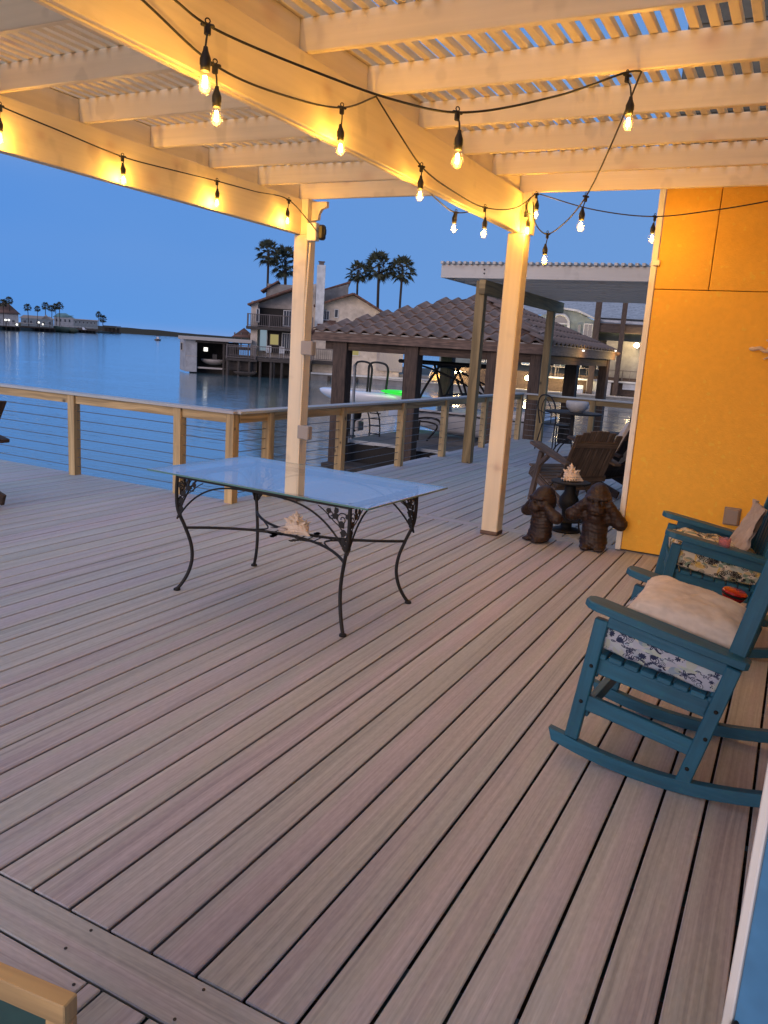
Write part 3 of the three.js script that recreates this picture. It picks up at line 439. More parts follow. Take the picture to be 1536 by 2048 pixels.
// soft square cushion: puffed, with pinched corners and slight creases
function puff(w, d, h, n = 26, sd = 1, wr = 0.006, pow = 0.42) {
  const pos = [], idx = [], uv = []; const N = n + 1;
  for (const s of [1, -1]) for (let j = 0; j <= n; j++) for (let i = 0; i <= n; i++) { const u = 2 * i / n - 1, v = 2 * j / n - 1; const e = Math.pow(Math.max(0, (1 - Math.pow(Math.abs(u), 4)) * (1 - Math.pow(Math.abs(v), 4))), pow); const pin = 1 - 0.05 * (1 - u * u) * v * v - 0.0, pin2 = 1 - 0.05 * (1 - v * v) * u * u; const cr = (fbm(u * 3 + 8, v * 3 + 8, 64, 64, 4, sd) - 0.5) * wr * 4 * e; pos.push(u * w / 2 * pin2, s * h / 2 * e + cr, v * d / 2 * pin); uv.push(u * w / 2 + Math.sign(u) * smooth(0.75, 1, Math.abs(u)) * h * 0.5 * (s > 0 ? 1 - e : e - 1 + 2) + (s < 0 ? 0.31 : 0), v * d / 2 + Math.sign(v) * smooth(0.75, 1, Math.abs(v)) * h * 0.5 * (1 - e)); }
  for (let b = 0; b < 2; b++) for (let j = 0; j < n; j++) for (let i = 0; i < n; i++) { const a = b * N * N + j * N + i, c = a + N; if (b === 0) idx.push(a, c, a + 1, a + 1, c, c + 1); else idx.push(a, a + 1, c, a + 1, c + 1, c); }
  const g = new THREE.BufferGeometry(); g.setAttribute('position', new THREE.Float32BufferAttribute(pos, 3)); g.setAttribute('uv', new THREE.Float32BufferAttribute(uv, 2)); g.setIndex(idx); g.computeVertexNormals(); return g;
}
function onChair(o, P, A, x, y, z, rx = 0, ry = 0, rz = 0) { const c = Math.cos(A), s = Math.sin(A); o.position.set(P[0] + x * c + z * s, P[1] + y, P[2] - x * s + z * c); o.rotation.order = 'YXZ'; o.rotation.set(rx, A + ry, rz); return o; }
onChair(tag(part('seat_cushion', puff(0.49, 0.575, 0.165, 44, 3, 0.009, 0.26), M.cloth0), 'blue and white paisley print cushion on the seat of the nearest rocking chair', 'cushion'), R1, A1, -0.055, 0.482, -0.30, 0, 0, -0.142);
onChair(tag(part('seat_cushion', puff(0.49, 0.575, 0.165, 44, 5, 0.009, 0.26), M.cloth1), 'yellow, grey and black floral print cushion on the rocking chair by the wall', 'cushion'), R2, A2, -0.055, 0.482, -0.30, 0, 0, -0.142);
onChair(tag(part('pillow', puff(0.43, 0.42, 0.155, 34, 9, 0.006, 0.42), M.pillow), 'plain off white pillow lying on the paisley cushion of the nearest rocking chair', 'pillow'), R1, A1, -0.015, 0.588, -0.295, 0.03, 0.05, -0.19);
{ // throw hung over the back corner of the far chair
  const n = 40, pos = [], idx = [], uv = []; for (let j = 0; j <= n; j++) for (let i = 0; i <= n; i++) { const u = i / n, v = j / n; const fold = Math.sin(u * 21 + v * 5 + Math.sin(v * 4) * 1.5) * 0.020 * (0.25 + v) + (fbm(u * 6, v * 6, 64, 64, 3, 33) - 0.5) * 0.03; const y = 0.80 - v * 0.40, x = 0.165 - 0.16 * v * v * 0.8 - 0.03 + fold + (0.8 - y) * -0.12, z = -0.50 + u * 0.36 * (1 + 0.35 * v) - 0.05 * v; pos.push(x, y, z); uv.push(u * 0.5, v * 0.5); }
  for (let j = 0; j < n; j++) for (let i = 0; i < n; i++) { const a = j * (n + 1) + i, b = a + n + 1; idx.push(a, a + 1, b, a + 1, b + 1, b); }
  const N0 = (n + 1) * (n + 1); const g0 = new THREE.BufferGeometry(); g0.setAttribute('position', new THREE.Float32BufferAttribute(pos, 3)); g0.setAttribute('uv', new THREE.Float32BufferAttribute(uv, 2)); g0.setIndex(idx); g0.computeVertexNormals();
  const g1 = g0.clone(); g1.translate(0.012, -0.002, 0); const o = part('throw_blanket', [g0, g1], M.throw); o.material.side = THREE.DoubleSide; tag(o, 'crumpled beige throw draped over the back of the rocking chair by the wall', 'throw'); onChair(o, R2, A2, 0, 0, 0);
}
{ const g = thing('glass_tumbler', 'small pink glass tumbler standing on the armrest of the rocking chair by the wall', 'tumbler'); onChair(g, R2, A2, -0.045, 0.585, -0.008); part('cup', lathe([[0.0001, 0.004], [0.026, 0.004], [0.030, 0.062], [0.0315, 0.062], [0.0285, 0], [0.0001, 0]], 24), M.tumbler, g); }
{ // two stacked red and black dishes on the far arm of the near chair
  const d = thing('red_dish', 'red and black patterned lidded dish on the armrest between the rocking chairs', 'dish'); onChair(d, R1, A1, 0.085, 0.588, -0.585, 0, 0, -0.16);
  const rm = std(col(0.5, 0.02, 0.02), 0.2, { map: tex(128, 128, (u, v) => { const a = fbm(u * 8, v * 8, 8, 8, 3, 301); return a > 0.56 ? [0.85, 0.8, 0.78] : (a > 0.5 ? [0.1, 0.05, 0.05] : [1, 0.9, 0.9]); }, true, 8, 8) });
  part('bowl', lathe([[0.0001, 0], [0.022, 0], [0.042, 0.018], [0.046, 0.030], [0.043, 0.030], [0.036, 0.02], [0.0001, 0.01]], 24), rm, d); part('rim', lathe([[0.0001, 0.030], [0.044, 0.030], [0.050, 0.036], [0.050, 0.041], [0.0001, 0.041]], 24), M.black, d); part('lid', lathe([[0.0001, 0.041], [0.048, 0.041], [0.050, 0.046], [0.044, 0.052], [0.0001, 0.054]], 24), rm, d);
}

// ---------------------------------------------------------------- carved figures and side table
function figure(x, y, z, v) {
  // squat carved ape, elbows out and hands up beside the head; faces +z
  let d = sdE(x, y, z, 0, 0.155, -0.005, 0.092, 0.125, 0.082);             // robe and belly
  d = smin(d, sdE(x, y, z, 0, 0.060, 0.005, 0.098, 0.062, 0.085), 0.03);
  d = smin(d, sdE(x, y, z, 0, 0.345, 0.0, 0.098, 0.112, 0.098), 0.035);     // head
  d = smin(d, sdE(x, y, z, 0, 0.415, -0.015, 0.060, 0.062, 0.065), 0.03);  // domed crown
  d = smin(d, sdE(x, y, z, 0, 0.376, 0.080, 0.074, 0.020, 0.026), 0.018);  // brow
  d = smin(d, sdE(x, y, z, 0, 0.298, 0.092, 0.056, 0.040, 0.036), 0.022);  // muzzle
  d = smin(d, sdE(x, y, z, 0, 0.334, 0.110, 0.024, 0.020, 0.018), 0.012);  // nose
  for (const s of [-1, 1]) {
    d = smax(d, -sdE(x, y, z, s * 0.034, 0.352, 0.102, 0.020, 0.013, 0.018), 0.008); // eye sockets
    d = smin(d, sdE(x, y, z, s * 0.034, 0.352, 0.090, 0.010, 0.008, 0.009), 0.004);
    d = smax(d, -sdE(x, y, z, s * 0.010, 0.327, 0.128, 0.005, 0.005, 0.006), 0.003);
    const low = v && s > 0 ? 0.03 : 0;
    const e = [s * (0.160 + (v ? 0.012 : 0)), 0.235 - low, 0.005], h = [s * 0.088, 0.335 - (v ? 0.0 : 0.02), 0.045];
    d = smin(d, sdC(x, y, z, [s * 0.065, 0.255, -0.01], e, 0.044, 0.046), 0.025);  // upper arm
    d = smin(d, sdC(x, y, z, e, h, 0.045, 0.030), 0.02);                       // forearm
    for (let f = 0; f < 4; f++) d = smin(d, sdC(x, y, z, [h[0], h[1] + 0.004, h[2] + 0.004], [s * (0.058 - 0.004 * f), h[1] + 0.045 - 0.018 * f, 0.062 + 0.002 * f], 0.011, 0.008), 0.006);
    d = smin(d, sdE(x, y, z, s * 0.048, 0.022, 0.050, 0.042, 0.024, 0.058), 0.018);  // feet
    for (let f = 0; f < 4; f++) d = smin(d, sdE(x, y, z, s * (0.026 + 0.015 * f), 0.016, 0.104, 0.008, 0.010, 0.012), 0.006);
  }
  d = smax(d, -sdE(x, y, z, 0, 0.284, 0.130, 0.036, 0.006, 0.014), 0.005);  // mouth
  d = smin(d, sdE(x, y, z, 0, 0.235, 0.050, 0.046, 0.045, 0.040), 0.02);    // beard on the chest
  d += 0.0012 * Math.sin(y * 210 + Math.sin(x * 40) * 2.0) + 0.0009 * Math.sin(x * 230 + y * 40);
  return Math.max(d, -y + 0.001);
}
{
  const a = tag(part('carved_figure', blob((x, y, z) => figure(x, y, z, 0), [0, 0.235, 0], 0.29, 84), M.carved), 'dark carved wooden ape figure with bent arm beside the right post, turned left', 'carved figure'); a.position.set(-1.775, 0.0005, -6.42); a.rotation.y = -0.55; a.scale.set(1.12, 1.0, 1.08);
  const b = tag(part('carved_figure', blob((x, y, z) => figure(x, y, z, 1), [0, 0.235, 0], 0.29, 84), M.carved), 'dark carved wooden ape figure with both elbows out against the yellow wall corner', 'carved figure'); b.position.set(-1.335, 0.0005, -6.46); b.rotation.y = 0.12; b.scale.set(1.14, 1.16, 1.1);
}
{
  const t = thing('side_table', 'small round black iron side table with curved legs behind the carved figures', 'side table', [-1.70, 0, -6.98]);
  part('table_top', lathe([[0.0001, 0.44], [0.165, 0.44], [0.175, 0.448], [0.175, 0.456], [0.165, 0.460], [0.0001, 0.460]], 28), M.black, t);
  for (let i = 0; i < 3; i++) { const a = 0.5 + i * 2.094, f = r => [Math.cos(a) * r, Math.sin(a) * r]; const L = [[0.16, 0.44], [0.21, 0.36], [0.19, 0.22], [0.145, 0.12], [0.16, 0.04], [0.20, 0.004]]; part('leg', tube(L.map(([r, y]) => [f(r)[0], y, f(r)[1]]), 0.0075, 24, 6), M.black, t); }
  part('pedestal', lathe([[0.0001, 0.44], [0.045, 0.43], [0.050, 0.36], [0.085, 0.30], [0.09, 0.25], [0.055, 0.20], [0.048, 0.14], [0.06, 0.125], [0.145, 0.115], [0.145, 0.102], [0.05, 0.095], [0.05, 0.030], [0.125, 0.022], [0.125, 0.002], [0.0001, 0.002]], 28), M.black, t);
  const c = thing('conch_shell', 'pale peach conch shell standing on the small black side table', 'shell', [-1.70, 0.496, -6.97], 0.5); part('shell', conchGeo(0.78, 1.35), M.shell, c);
}

// ---------------------------------------------------------------- weathered armchairs, bistro table on the far deck
function lounge(label, pos, turn, mat, cat = 'deck chair') {   // slat back armchair, facing -x
  const t = thing('deck_armchair', label, cat, pos, turn);
  for (const z of [-0.29, 0.29]) {
    part('armrest', prism([[-0.46, -0.05], [-0.43, -0.062], [0.0, -0.055], [0.25, -0.035], [0.25, 0.035], [0.0, 0.055], [-0.43, 0.062], [-0.46, 0.05]], 0.022, 0.003).rotateX(-Math.PI / 2).rotateZ(-0.19).translate(0, 0.535, z), mat, t);
    part('front_leg', bar([-0.44, 0.0, z * 0.95], [-0.30, 0.55, z * 0.95], 0.04, 0.07, V(1, 0, 0), 0.004), mat, t);
    part('arm_brace', bar([-0.50, 0.30, z * 0.9], [-0.15, 0.53, z * 0.98], 0.035, 0.05, V(0, 1, 0), 0.004), mat, t);
    part('seat_rail', bar([-0.52, 0.315, z * 0.9], [0.25, 0.055, z * 0.9], 0.032, 0.085, V(0, 1, 0), 0.004), mat, t);
  }
  for (let i = 0; i < 8; i++) { const x = -0.50 + i * 0.072; part('seat_slat', cbox(0.062, 0.02, 0.56, 0.003, x, 0.372 - (x + 0.5) * 0.31, 0, 0, 0, -0.3), mat, t); }
  for (let i = 0; i < 7; i++) { const z = (i - 3) * 0.078, top = 0.845 - 0.0025 * (i - 3) * (i - 3) * 2; part('back_slat', bar([0.0, 0.22, z * 0.92], [0.30, top, z], 0.072, 0.018, V(1, 0.4, 0), 0.004), mat, t); }
  part('back_rail', bar([0.06, 0.33, -0.29], [0.06, 0.33, 0.29], 0.03, 0.06, V(0.3, 1, 0), 0.003), mat, t); part('back_rail', bar([0.255, 0.70, -0.25], [0.255, 0.70, 0.25], 0.03, 0.06, V(0.3, 1, 0), 0.003), mat, t);
  return t;
}
lounge('weathered brown wooden armchair with a tall slatted back behind the carved figures', [-1.92, 0, -8.15], -0.75, M.weather);
lounge('dark brown wooden armchair back at the far left edge of the deck', [-6.035, 0, -4.02], 0.05, M.darkwood).scale.set(1.12, 1.12, 1.12);
lounge('dark wooden armchair holding a white cushion, half hidden by the wall corner', [-1.80, 0, -9.35], -0.35, M.darkwood);
{ const o = tag(part('back_cushion', puff(0.62, 0.50, 0.16, 20, 15, 0.005), M.pillow), 'white cushion leaning on the dark armchair beside the wall corner', 'cushion'); o.position.set(-1.68, 0.60, -9.36); o.rotation.order = 'YXZ'; o.rotation.set(0, -0.35, 1.12); }
{
  const t = thing('bistro_table', 'round black iron bistro table with curved legs by the far railing', 'table', [-3.08, 0, -12.3]);
  part('table_top', [lathe([[0.0001, 0.70], [0.43, 0.70], [0.44, 0.706], [0.44, 0.722], [0.43, 0.726], [0.0001, 0.726]], 36)], M.black, t);
  for (let i = 0; i < 4; i++) { const a = 0.4 + i * 1.571; part('leg', tube([[0.02, 0.68], [0.03, 0.40], [0.06, 0.30], [0.22, 0.20], [0.30, 0.10], [0.31, 0.004]].map(([r, y]) => [Math.cos(a) * r, y, Math.sin(a) * r]), 0.012, 24, 6), M.black, t); }
  part('stem', rod([0, 0.28, 0], [0, 0.70, 0], 0.03, 0.03, 10), M.black, t);
  const p = thing('planter', 'round white ribbed planter bowl standing on the bistro table', 'planter', [-3.02, 0.7265, -12.25]); part('bowl', lathe([[0.0001, 0], [0.09, 0], [0.16, 0.07], [0.175, 0.13], [0.165, 0.17], [0.15, 0.17], [0.0001, 0.15]], 22), M.pale, p);
  for (const [x, z, r, l] of [[-2.45, -12.6, 1.9, 'black iron chair between the bistro table and the white cushion'], [-3.55, -13.1, -0.6, 'black iron chair on the far side of the bistro table']]) {
    const c = thing('iron_chair', l, 'chair', [x, 0, z], r); part('seat', lathe([[0.0001, 0.43], [0.21, 0.435], [0.22, 0.445], [0.0001, 0.45]], 20), M.black, c);
    for (const sx of [-1, 1]) for (const sz of [-1, 1]) part('leg', rod([sx * 0.16, 0.44, sz * 0.16], [sx * 0.22, 0, sz * 0.22], 0.011), M.black, c);
    part('backrest', [tube([[-0.2, 0.44, 0.18], [-0.22, 0.75, 0.24], [-0.12, 0.90, 0.27], [0.12, 0.90, 0.27], [0.22, 0.75, 0.24], [0.2, 0.44, 0.18]], 0.012, 30), tube([[-0.1, 0.46, 0.2], [-0.12, 0.7, 0.24], [0, 0.86, 0.27], [0.12, 0.7, 0.24], [0.1, 0.46, 0.2]], 0.007, 24), tube([[-0.2, 0.66, 0.23], [0, 0.62, 0.23], [0.2, 0.66, 0.23]], 0.007, 12)], M.black, c);
  }
}

// ---------------------------------------------------------------- railings
function railing(label, a, b, posts, mat, ends = [0, 0]) {
  const t = thing('cable_railing', label, 'railing'), A = V(a[0], 0, a[1]), B = V(b[0], 0, b[1]), D = B.clone().sub(A), L = D.length(); D.normalize(); const at = (s, y) => [A.x + D.x * s, y, A.z + D.z * s];
  for (const s of posts) { const p = at(s, 0); part('post', cbox(0.09, 0.858, 0.09, 0.004, p[0], 0.404, p[2]), mat, t); }
  part('top_rail', bar(at(ends[0], 0.790), at(L - ends[1], 0.790), 0.036, 0.088, V(0, 1, 0), 0.003), mat, t);
  part('cap', bar(at(-0.07, 0.848), at(L + 0.07, 0.848), 0.14, 0.026, V(0, 1, 0), 0.004), M.deck[2], t);
  for (let i = 0; i < 7; i++) part('cable', rod(at(0, 0.09 + i * 0.097), at(L, 0.09 + i * 0.097), 0.004, 0.004, 5), M.cable, t);
  return t;
}
railing('pine cable railing along the open water edge at the left', [-13, -5.84], [-4.60, -5.84], [8.3 - 8.3, 8.3 - 6.5, 8.3 - 5.05, 8.3 - 3.5, 8.3 - 1.95, 8.3 - 0.52, 8.3 - 0.0 + 0.11], M.pine);
railing('long pine cable railing from the corner post past the tile roofed boathouse', [-4.56, -5.90], [-4.56, -14.2], [0.46, 1.86, 3.40, 4.82, 6.46, 8.3], M.pine);
railing('pine cable railing across the far end of the deck behind the bistro table', [-4.44, -14.27], [0.3, -14.27], [1.2, 2.75, 4.3], M.oldpine);

// ---------------------------------------------------------------- white slatted shade roof on the far deck
{
  const p = thing('shade_structure', 'white fascia slatted shade roof on unpainted timber posts over the far deck', 'pergola');
  part('post', cbox(0.125, 2.47, 0.125, 0.005, -4.03, 1.235, -10.41), M.oldpine, p); part('post', cbox(0.125, 2.47, 0.125, 0.005, -4.05, 1.235, -13.86), M.oldpine, p);
  part('beam', cbox(0.09, 0.185, 3.95, 0.005, -3.99, 2.393, -12.28), M.oldpine, p);
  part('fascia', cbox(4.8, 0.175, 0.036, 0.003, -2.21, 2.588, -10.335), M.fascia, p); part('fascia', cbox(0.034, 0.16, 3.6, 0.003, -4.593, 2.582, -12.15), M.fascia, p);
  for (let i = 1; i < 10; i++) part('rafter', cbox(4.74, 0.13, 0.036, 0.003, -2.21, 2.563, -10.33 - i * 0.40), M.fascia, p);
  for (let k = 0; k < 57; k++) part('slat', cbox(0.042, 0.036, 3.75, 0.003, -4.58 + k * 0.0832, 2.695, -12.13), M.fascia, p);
  for (const y of [2.565, 2.615]) part('bolt', rod([-3.98, y, -10.318], [-3.98, y, -10.308], 0.011, 0.011, 8), M.black, p);
}
// ---------------------------------------------------------------- tile roofed boathouse beside the far deck
{
  const b = thing('boathouse', 'open boathouse on dark posts with a brown clay tile hip roof beside the deck', 'boathouse');
  const xL = -9.66, xR = -4.40, zF = -15, zB = -21.2, yE = 1.76, A = [-6.9, 2.84, -18.1];
  for (const z of [zF + 0.18, zB - 0.1]) for (const x of [[-9.0, 0.34], [-7.28, 0.31], [-5.45, 0.32], [-4.62, 0.22]]) part('post', cbox(x[1], 3.4, 0.28, 0.01, x[0], -0.10, z - (z < -20 ? -0.2 : 0.4)), M.bhwood, b);
  part('fascia', [cbox(xR - xL, 0.185, 0.045, 0.004, (xL + xR) / 2, 1.665, zF), cbox(0.045, 0.185, zF - zB - 0.05, 0.004, xR, 1.663, (zF + zB) / 2)], M.bhfascia, b);
  part('fascia_trim', [cbox(xR - xL + 0.05, 0.025, 0.06, 0.003, (xL + xR) / 2, 1.768, zF + 0.003), cbox(0.06, 0.025, zF - zB, 0.003, xR + 0.003, 1.766, (zF + zB) / 2)], M.grey, b);
  part('beam', [cbox(xR - xL - 0.5, 0.2, 0.2, 0.005, (xL + xR) / 2, 1.50, zF - 0.25), cbox(0.2, 0.2, 5.6, 0.005, xR - 0.22, 1.498, -18.1), cbox(xR - xL - 0.5, 0.2, 0.2, 0.005, (xL + xR) / 2, 1.496, zB + 0.3), cbox(0.2, 0.2, 5.6, 0.005, xL + 0.4, 1.499, -18.1)], M.bhwood, b);
  part('ceiling', box(xR - xL - 0.06, 0.03, zF - zB - 0.06, (xL + xR) / 2, 1.60, -18.1), M.bhwood, b);
  // roof planes under the tiles
  const c = [[xL, yE, zF], [xR, yE, zF], [xR, yE, zB], [xL, yE, zB]], pos = []; for (let i = 0; i < 4; i++) pos.push(...c[i], ...c[(i + 1) % 4], ...A); const rg = new THREE.BufferGeometry(); rg.setAttribute('position', new THREE.Float32BufferAttribute(pos, 3)); rg.computeVertexNormals(); const deckM = std(col(0.06, 0.04, 0.035), 0.9, { side: THREE.DoubleSide }); part('roof_deck', rg, deckM, b);
  // S tiles: one wave across, thick lower edge
  const tileG = (() => { const n = 10, P = [], W = 0.335, L = 0.47; const prof = t => { const s = Math.sin(t * 6.283 - 0.4); return s > 0 ? 0.052 * s : 0.016 * s; }; for (let i = 0; i < n; i++) { const t0 = i / n, t1 = (i + 1) / n, x0 = (t0 - 0.5) * W, x1 = (t1 - 0.5) * W, y0 = prof(t0), y1 = prof(t1); const q = (a, e, f, g) => P.push(...a, ...e, ...f, ...a, ...f, ...g); q([x0, y0 + 0.030, 0], [x1, y1 + 0.030, 0], [x1, y1, -L], [x0, y0, -L]); q([x0, y0 + 0.006, 0], [x1, y1 + 0.006, 0], [x1, y1 + 0.030, 0], [x0, y0 + 0.030, 0]); } const g = new THREE.BufferGeometry(); g.setAttribute('position', new THREE.Float32BufferAttribute(P, 3)); g.computeVertexNormals(); const uv = new Float32Array(P.length / 3 * 2); for (let i = 0; i < P.length / 3; i++) { uv[2 * i] = P[3 * i]; uv[2 * i + 1] = P[3 * i + 2]; } g.setAttribute('uv', new THREE.BufferAttribute(uv, 2)); return g; })();
  const plane = (p0, p1) => { // tiles on the face between eave corners p0, p1 (left to right seen from outside) and the apex
    const e = V(p1[0] - p0[0], 0, p1[2] - p0[2]), EL = e.length(); e.normalize(); const mid = V((p0[0] + p1[0]) / 2, yE, (p0[2] + p1[2]) / 2), up = V(...A).sub(mid); up.sub(e.clone().multiplyScalar(up.dot(e))); const SL = up.length(); up.normalize(); const n = new THREE.Vector3().crossVectors(e, up); const off = V(...A).sub(V(...p0)).dot(e);
    const rows = Math.ceil(SL / 0.40); for (let r = 0; r < rows; r++) { const s = r * 0.40, f = s / SL, l = off * f, rgt = EL - (EL - off) * f; for (let k = 0; k * 0.31 < EL; k++) { const x = 0.155 + k * 0.31; if (x < l - 0.02 || x > rgt + 0.02) continue; const p = V(p0[0], yE, p0[2]).addScaledVector(e, x).addScaledVector(up, s - 0.05).addScaledVector(n, 0.028 + rr(-0.004, 0.004)); const o = put('roof_tile', tileG, M.tiles[Math.floor(rnd() * 4)], b); o.matrixAutoUpdate = true; const m = new THREE.Matrix4().makeBasis(e, n, up.clone().negate()); o.quaternion.setFromRotationMatrix(m); o.rotateY(rr(-0.02, 0.02)); o.position.copy(p); } }
  };
  plane(c[0], c[1]); plane(c[1], c[2]);
  const capG = (() => { const g = new THREE.CylinderGeometry(0.075, 0.09, 0.40, 10, 1, true, -Math.PI / 2, Math.PI); g.rotateX(Math.PI / 2); return ready(g); })(); const capM = std(col(0.17, 0.10, 0.085), 0.75, { map: tileMap, side: THREE.DoubleSide });
  for (const q of c) { const a = V(...q), d = V(...A).sub(a), L = d.length(); d.normalize(); const side = new THREE.Vector3().crossVectors(V(0, 1, 0), d).normalize(), u = new THREE.Vector3().crossVectors(d, side); for (let s = 0.1; s < L; s += 0.37) { const o = put('hip_tile', capG, capM, b); o.quaternion.setFromRotationMatrix(new THREE.Matrix4().makeBasis(side, u, d)); o.position.copy(a).addScaledVector(d, s).addScaledVector(u, 0.022 + rr(0, 0.008)); } }
  part('finial_tile', ell(0.10, 0.06, 0.10, A[0], A[1] + 0.05, A[2]), capM, b);
  for (const z of [-17.6, -20.9]) { part('wall_lamp', cbox(0.05, 0.035, 0.05, 0.01, -4.34, z > -20 ? 1.72 : 1.80, z), M.whitelamp, b); const L = new THREE.PointLight(col(1, 0.62, 0.2), z > -20 ? 0.7 : 1.3, 0, 2); L.position.set(-4.10, z > -20 ? 1.60 : 1.62, z); L.castShadow = true; b.add(L); }
}
{
  const d = thing('floating_dock', 'low dark dock platform with a pale edge inside the boathouse', 'dock');
  for (let i = 0; i < 14; i++) part('plank', cbox(3.0, 0.035, 0.27, 0.004, -7.75, -0.64, -15.95 - i * 0.28), M.concrete, d);
  part('edge_rail', cbox(3.05, 0.07, 0.05, 0.004, -7.75, -0.635, -15.77), M.pale, d); part('dark_skirt', cbox(3.0, 0.42, 0.05, 0.004, -7.75, -0.90, -15.80), M.deep, d); part('dark_skirt', cbox(2.6, 0.10, 0.7, 0.01, -7.9, -1.12, -15.2), M.dock, d);  // near-black front sheet stands in for the shadow under the dock
  for (const x of [-8.8, -7.7, -6.6]) part('float', ell(0.3, 0.35, 1.8, x, -1.1, -17.6), M.deep, d);
}
{
  const g = thing('lift_guide_pole', 'slim white guide pole standing in the water in front of the boathouse', 'pole', [-9.1, -1.3, -16.0]);
  part('pole', rod([0, -0.5, 0], [-0.02, 2.37, 0], 0.035, 0.035, 12), M.pale, g); part('pole_cap', lathe([[0.0001, 0.03], [0.03, 0.025], [0.037, 0], [0.0001, 0]], 12).translate(-0.02, 2.37, 0), M.pale, g); part('bracket', cbox(0.14, 0.05, 0.14, 0.01, -0.01, 0.75, 0), M.rubber, g);
}
{ // ladder and outboard at the dock edge
  const l = thing('dock_ladder', 'black tube boarding ladder curving over the edge of the floating dock', 'ladder', [-9.15, -0.62, -17.1]);
  for (const s of [-0.14, 0.14]) part('rail', tube([[0.05 + s, -0.1, 0], [0.06 + s, 0.25, 0.02], [0.0 + s, 0.55, 0.04], [-0.12 + s, 0.68, 0.05], [-0.28 + s, 0.70, 0.05]], 0.020, 20), M.black, l);
  for (const y of [0.05, 0.25, 0.42, 0.55]) part('rung', rod([-0.10, y, 0.02], [0.20, y, 0.02], 0.015), M.black, l);
  const m = thing('outboard_motor', 'black outboard motor cowling tilted behind the first railing bay', 'motor', [-9.75, -0.25, -17.0]);
  part('cowling', blob((x, y, z) => smin(sdE(x, y, z, 0, 0.12, 0, 0.30, 0.20, 0.22), sdE(x, y, z, 0.06, -0.10, 0, 0.20, 0.24, 0.18), 0.08), [0, 0, 0], 0.48, 36), M.black, m); part('leg', cbox(0.14, 0.5, 0.12, 0.03, 0.06, -0.42, 0, 0, 0, 0.15), M.black, m); part('bracket', [cbox(0.10, 0.22, 0.3, 0.02, 0.27, -0.16, 0), rod([0.24, -0.05, 0.1], [0.42, 0.02, 0.1], 0.025)], M.grey, m);
}
{ // sport boat on the lift with folding tower
  const b = thing('sport_boat', 'white sport boat with black tube tower on the lift inside the boathouse', 'boat', [-7.3, -0.12, -18.6]);
  const sec = [[-2.2, 0.02, 0.34, 0.20], [-1.6, 0.55, 0.20, 0.22], [-0.6, 0.9, 0.0, 0.22], [0.8, 1.0, -0.05, 0.20], [2.0, 0.98, -0.05, 0.18]], pos = [], idx = [], K = 9; sec.forEach(([z, w, k, y]) => { for (let i = 0; i < K; i++) { const t = i / (K - 1) * 2 - 1; const a = Math.abs(t); pos.push(w * Math.sign(t) * Math.min(1, a * 1.35), (a > 0.74 ? y : lerp(-0.42 + k, -0.12, Math.pow(a / 0.74, 1.4))), z); } }); for (let s = 0; s < sec.length - 1; s++) for (let i = 0; i < K - 1; i++) { const a = s * K + i, c = a + K; idx.push(a, a + 1, c, a + 1, c + 1, c); }
  const hg = new THREE.BufferGeometry(); hg.setAttribute('position', new THREE.Float32BufferAttribute(pos, 3)); hg.setIndex(idx); hg.computeVertexNormals(); hg.rotateY(Math.PI / 2); const hm = M.hull.clone(); hm.side = THREE.DoubleSide; part('hull', hg, hm, b);
  part('deck_moulding', [cbox(3.5, 0.05, 1.86, 0.02, 0.3, 0.19, 0), cbox(1.2, 0.18, 1.5, 0.04, 1.3, 0.28, 0)], M.hull, b); part('rub_rail', [cbox(3.9, 0.04, 0.03, 0.01, 0.1, 0.16, 0.965)], M.rubber, b);
  const T = M.black; for (const z of [-0.78, 0.78]) { part('tower_tube', [tube([[-1.1, 0.2, z], [-0.85, 0.75, z], [-0.55, 1.30, z * 0.86]], 0.03, 14), tube([[-0.3, 0.2, z], [-0.45, 0.75, z], [-0.7, 1.30, z * 0.86]], 0.03, 14), tube([[-1.6, 1.33, z * 0.8], [-0.8, 1.20, z * 0.84], [0.2, 0.85, z * 0.8], [0.7, 0.62, z * 0.75]], 0.026, 20), tube([[0.35, 0.25, z], [0.15, 0.6, z], [-0.1, 1.0, z * 0.84]], 0.026, 14)], T, b); }
  part('tower_bar', [cbox(2.4, 0.09, 1.36, 0.03, -0.5, 1.33, 0), rod([-0.6, 1.26, -0.68], [-0.6, 1.26, 0.68], 0.03), rod([-1.65, 1.33, -0.62], [-1.75, 1.48, -0.62], 0.03), rod([-1.4, 1.33, 0.62], [-1.42, 1.46, 0.62], 0.03)], T, b);
  part('windscreen', [bar([-0.9, 0.25, 0.85], [-0.35, 0.60, 0.65], 0.02, 0.04), bar([-0.35, 0.60, 0.65], [-0.35, 0.60, -0.65], 0.02, 0.04), bar([-0.35, 0.60, -0.65], [-0.9, 0.25, -0.85], 0.02, 0.04)], T, b);
  const fr = part('swim_frame', [tube([[-0.95, -0.62, 1.25], [-0.85, -0.2, 1.25], [-0.82, -0.02, 1.25], [-0.2, 0.0, 1.25], [-0.15, -0.55, 1.25]], 0.028, 30), tube([[-0.72, -0.02, 1.25], [-0.70, -0.58, 1.25], [-0.12, -0.52, 1.25]], 0.028, 20), tube([[-0.72, -0.05, 1.25], [-0.45, -0.05, 1.25], [-0.25, -0.12, 1.25], [-0.5, -0.5, 1.25]], 0.022, 20)], T, b);
}
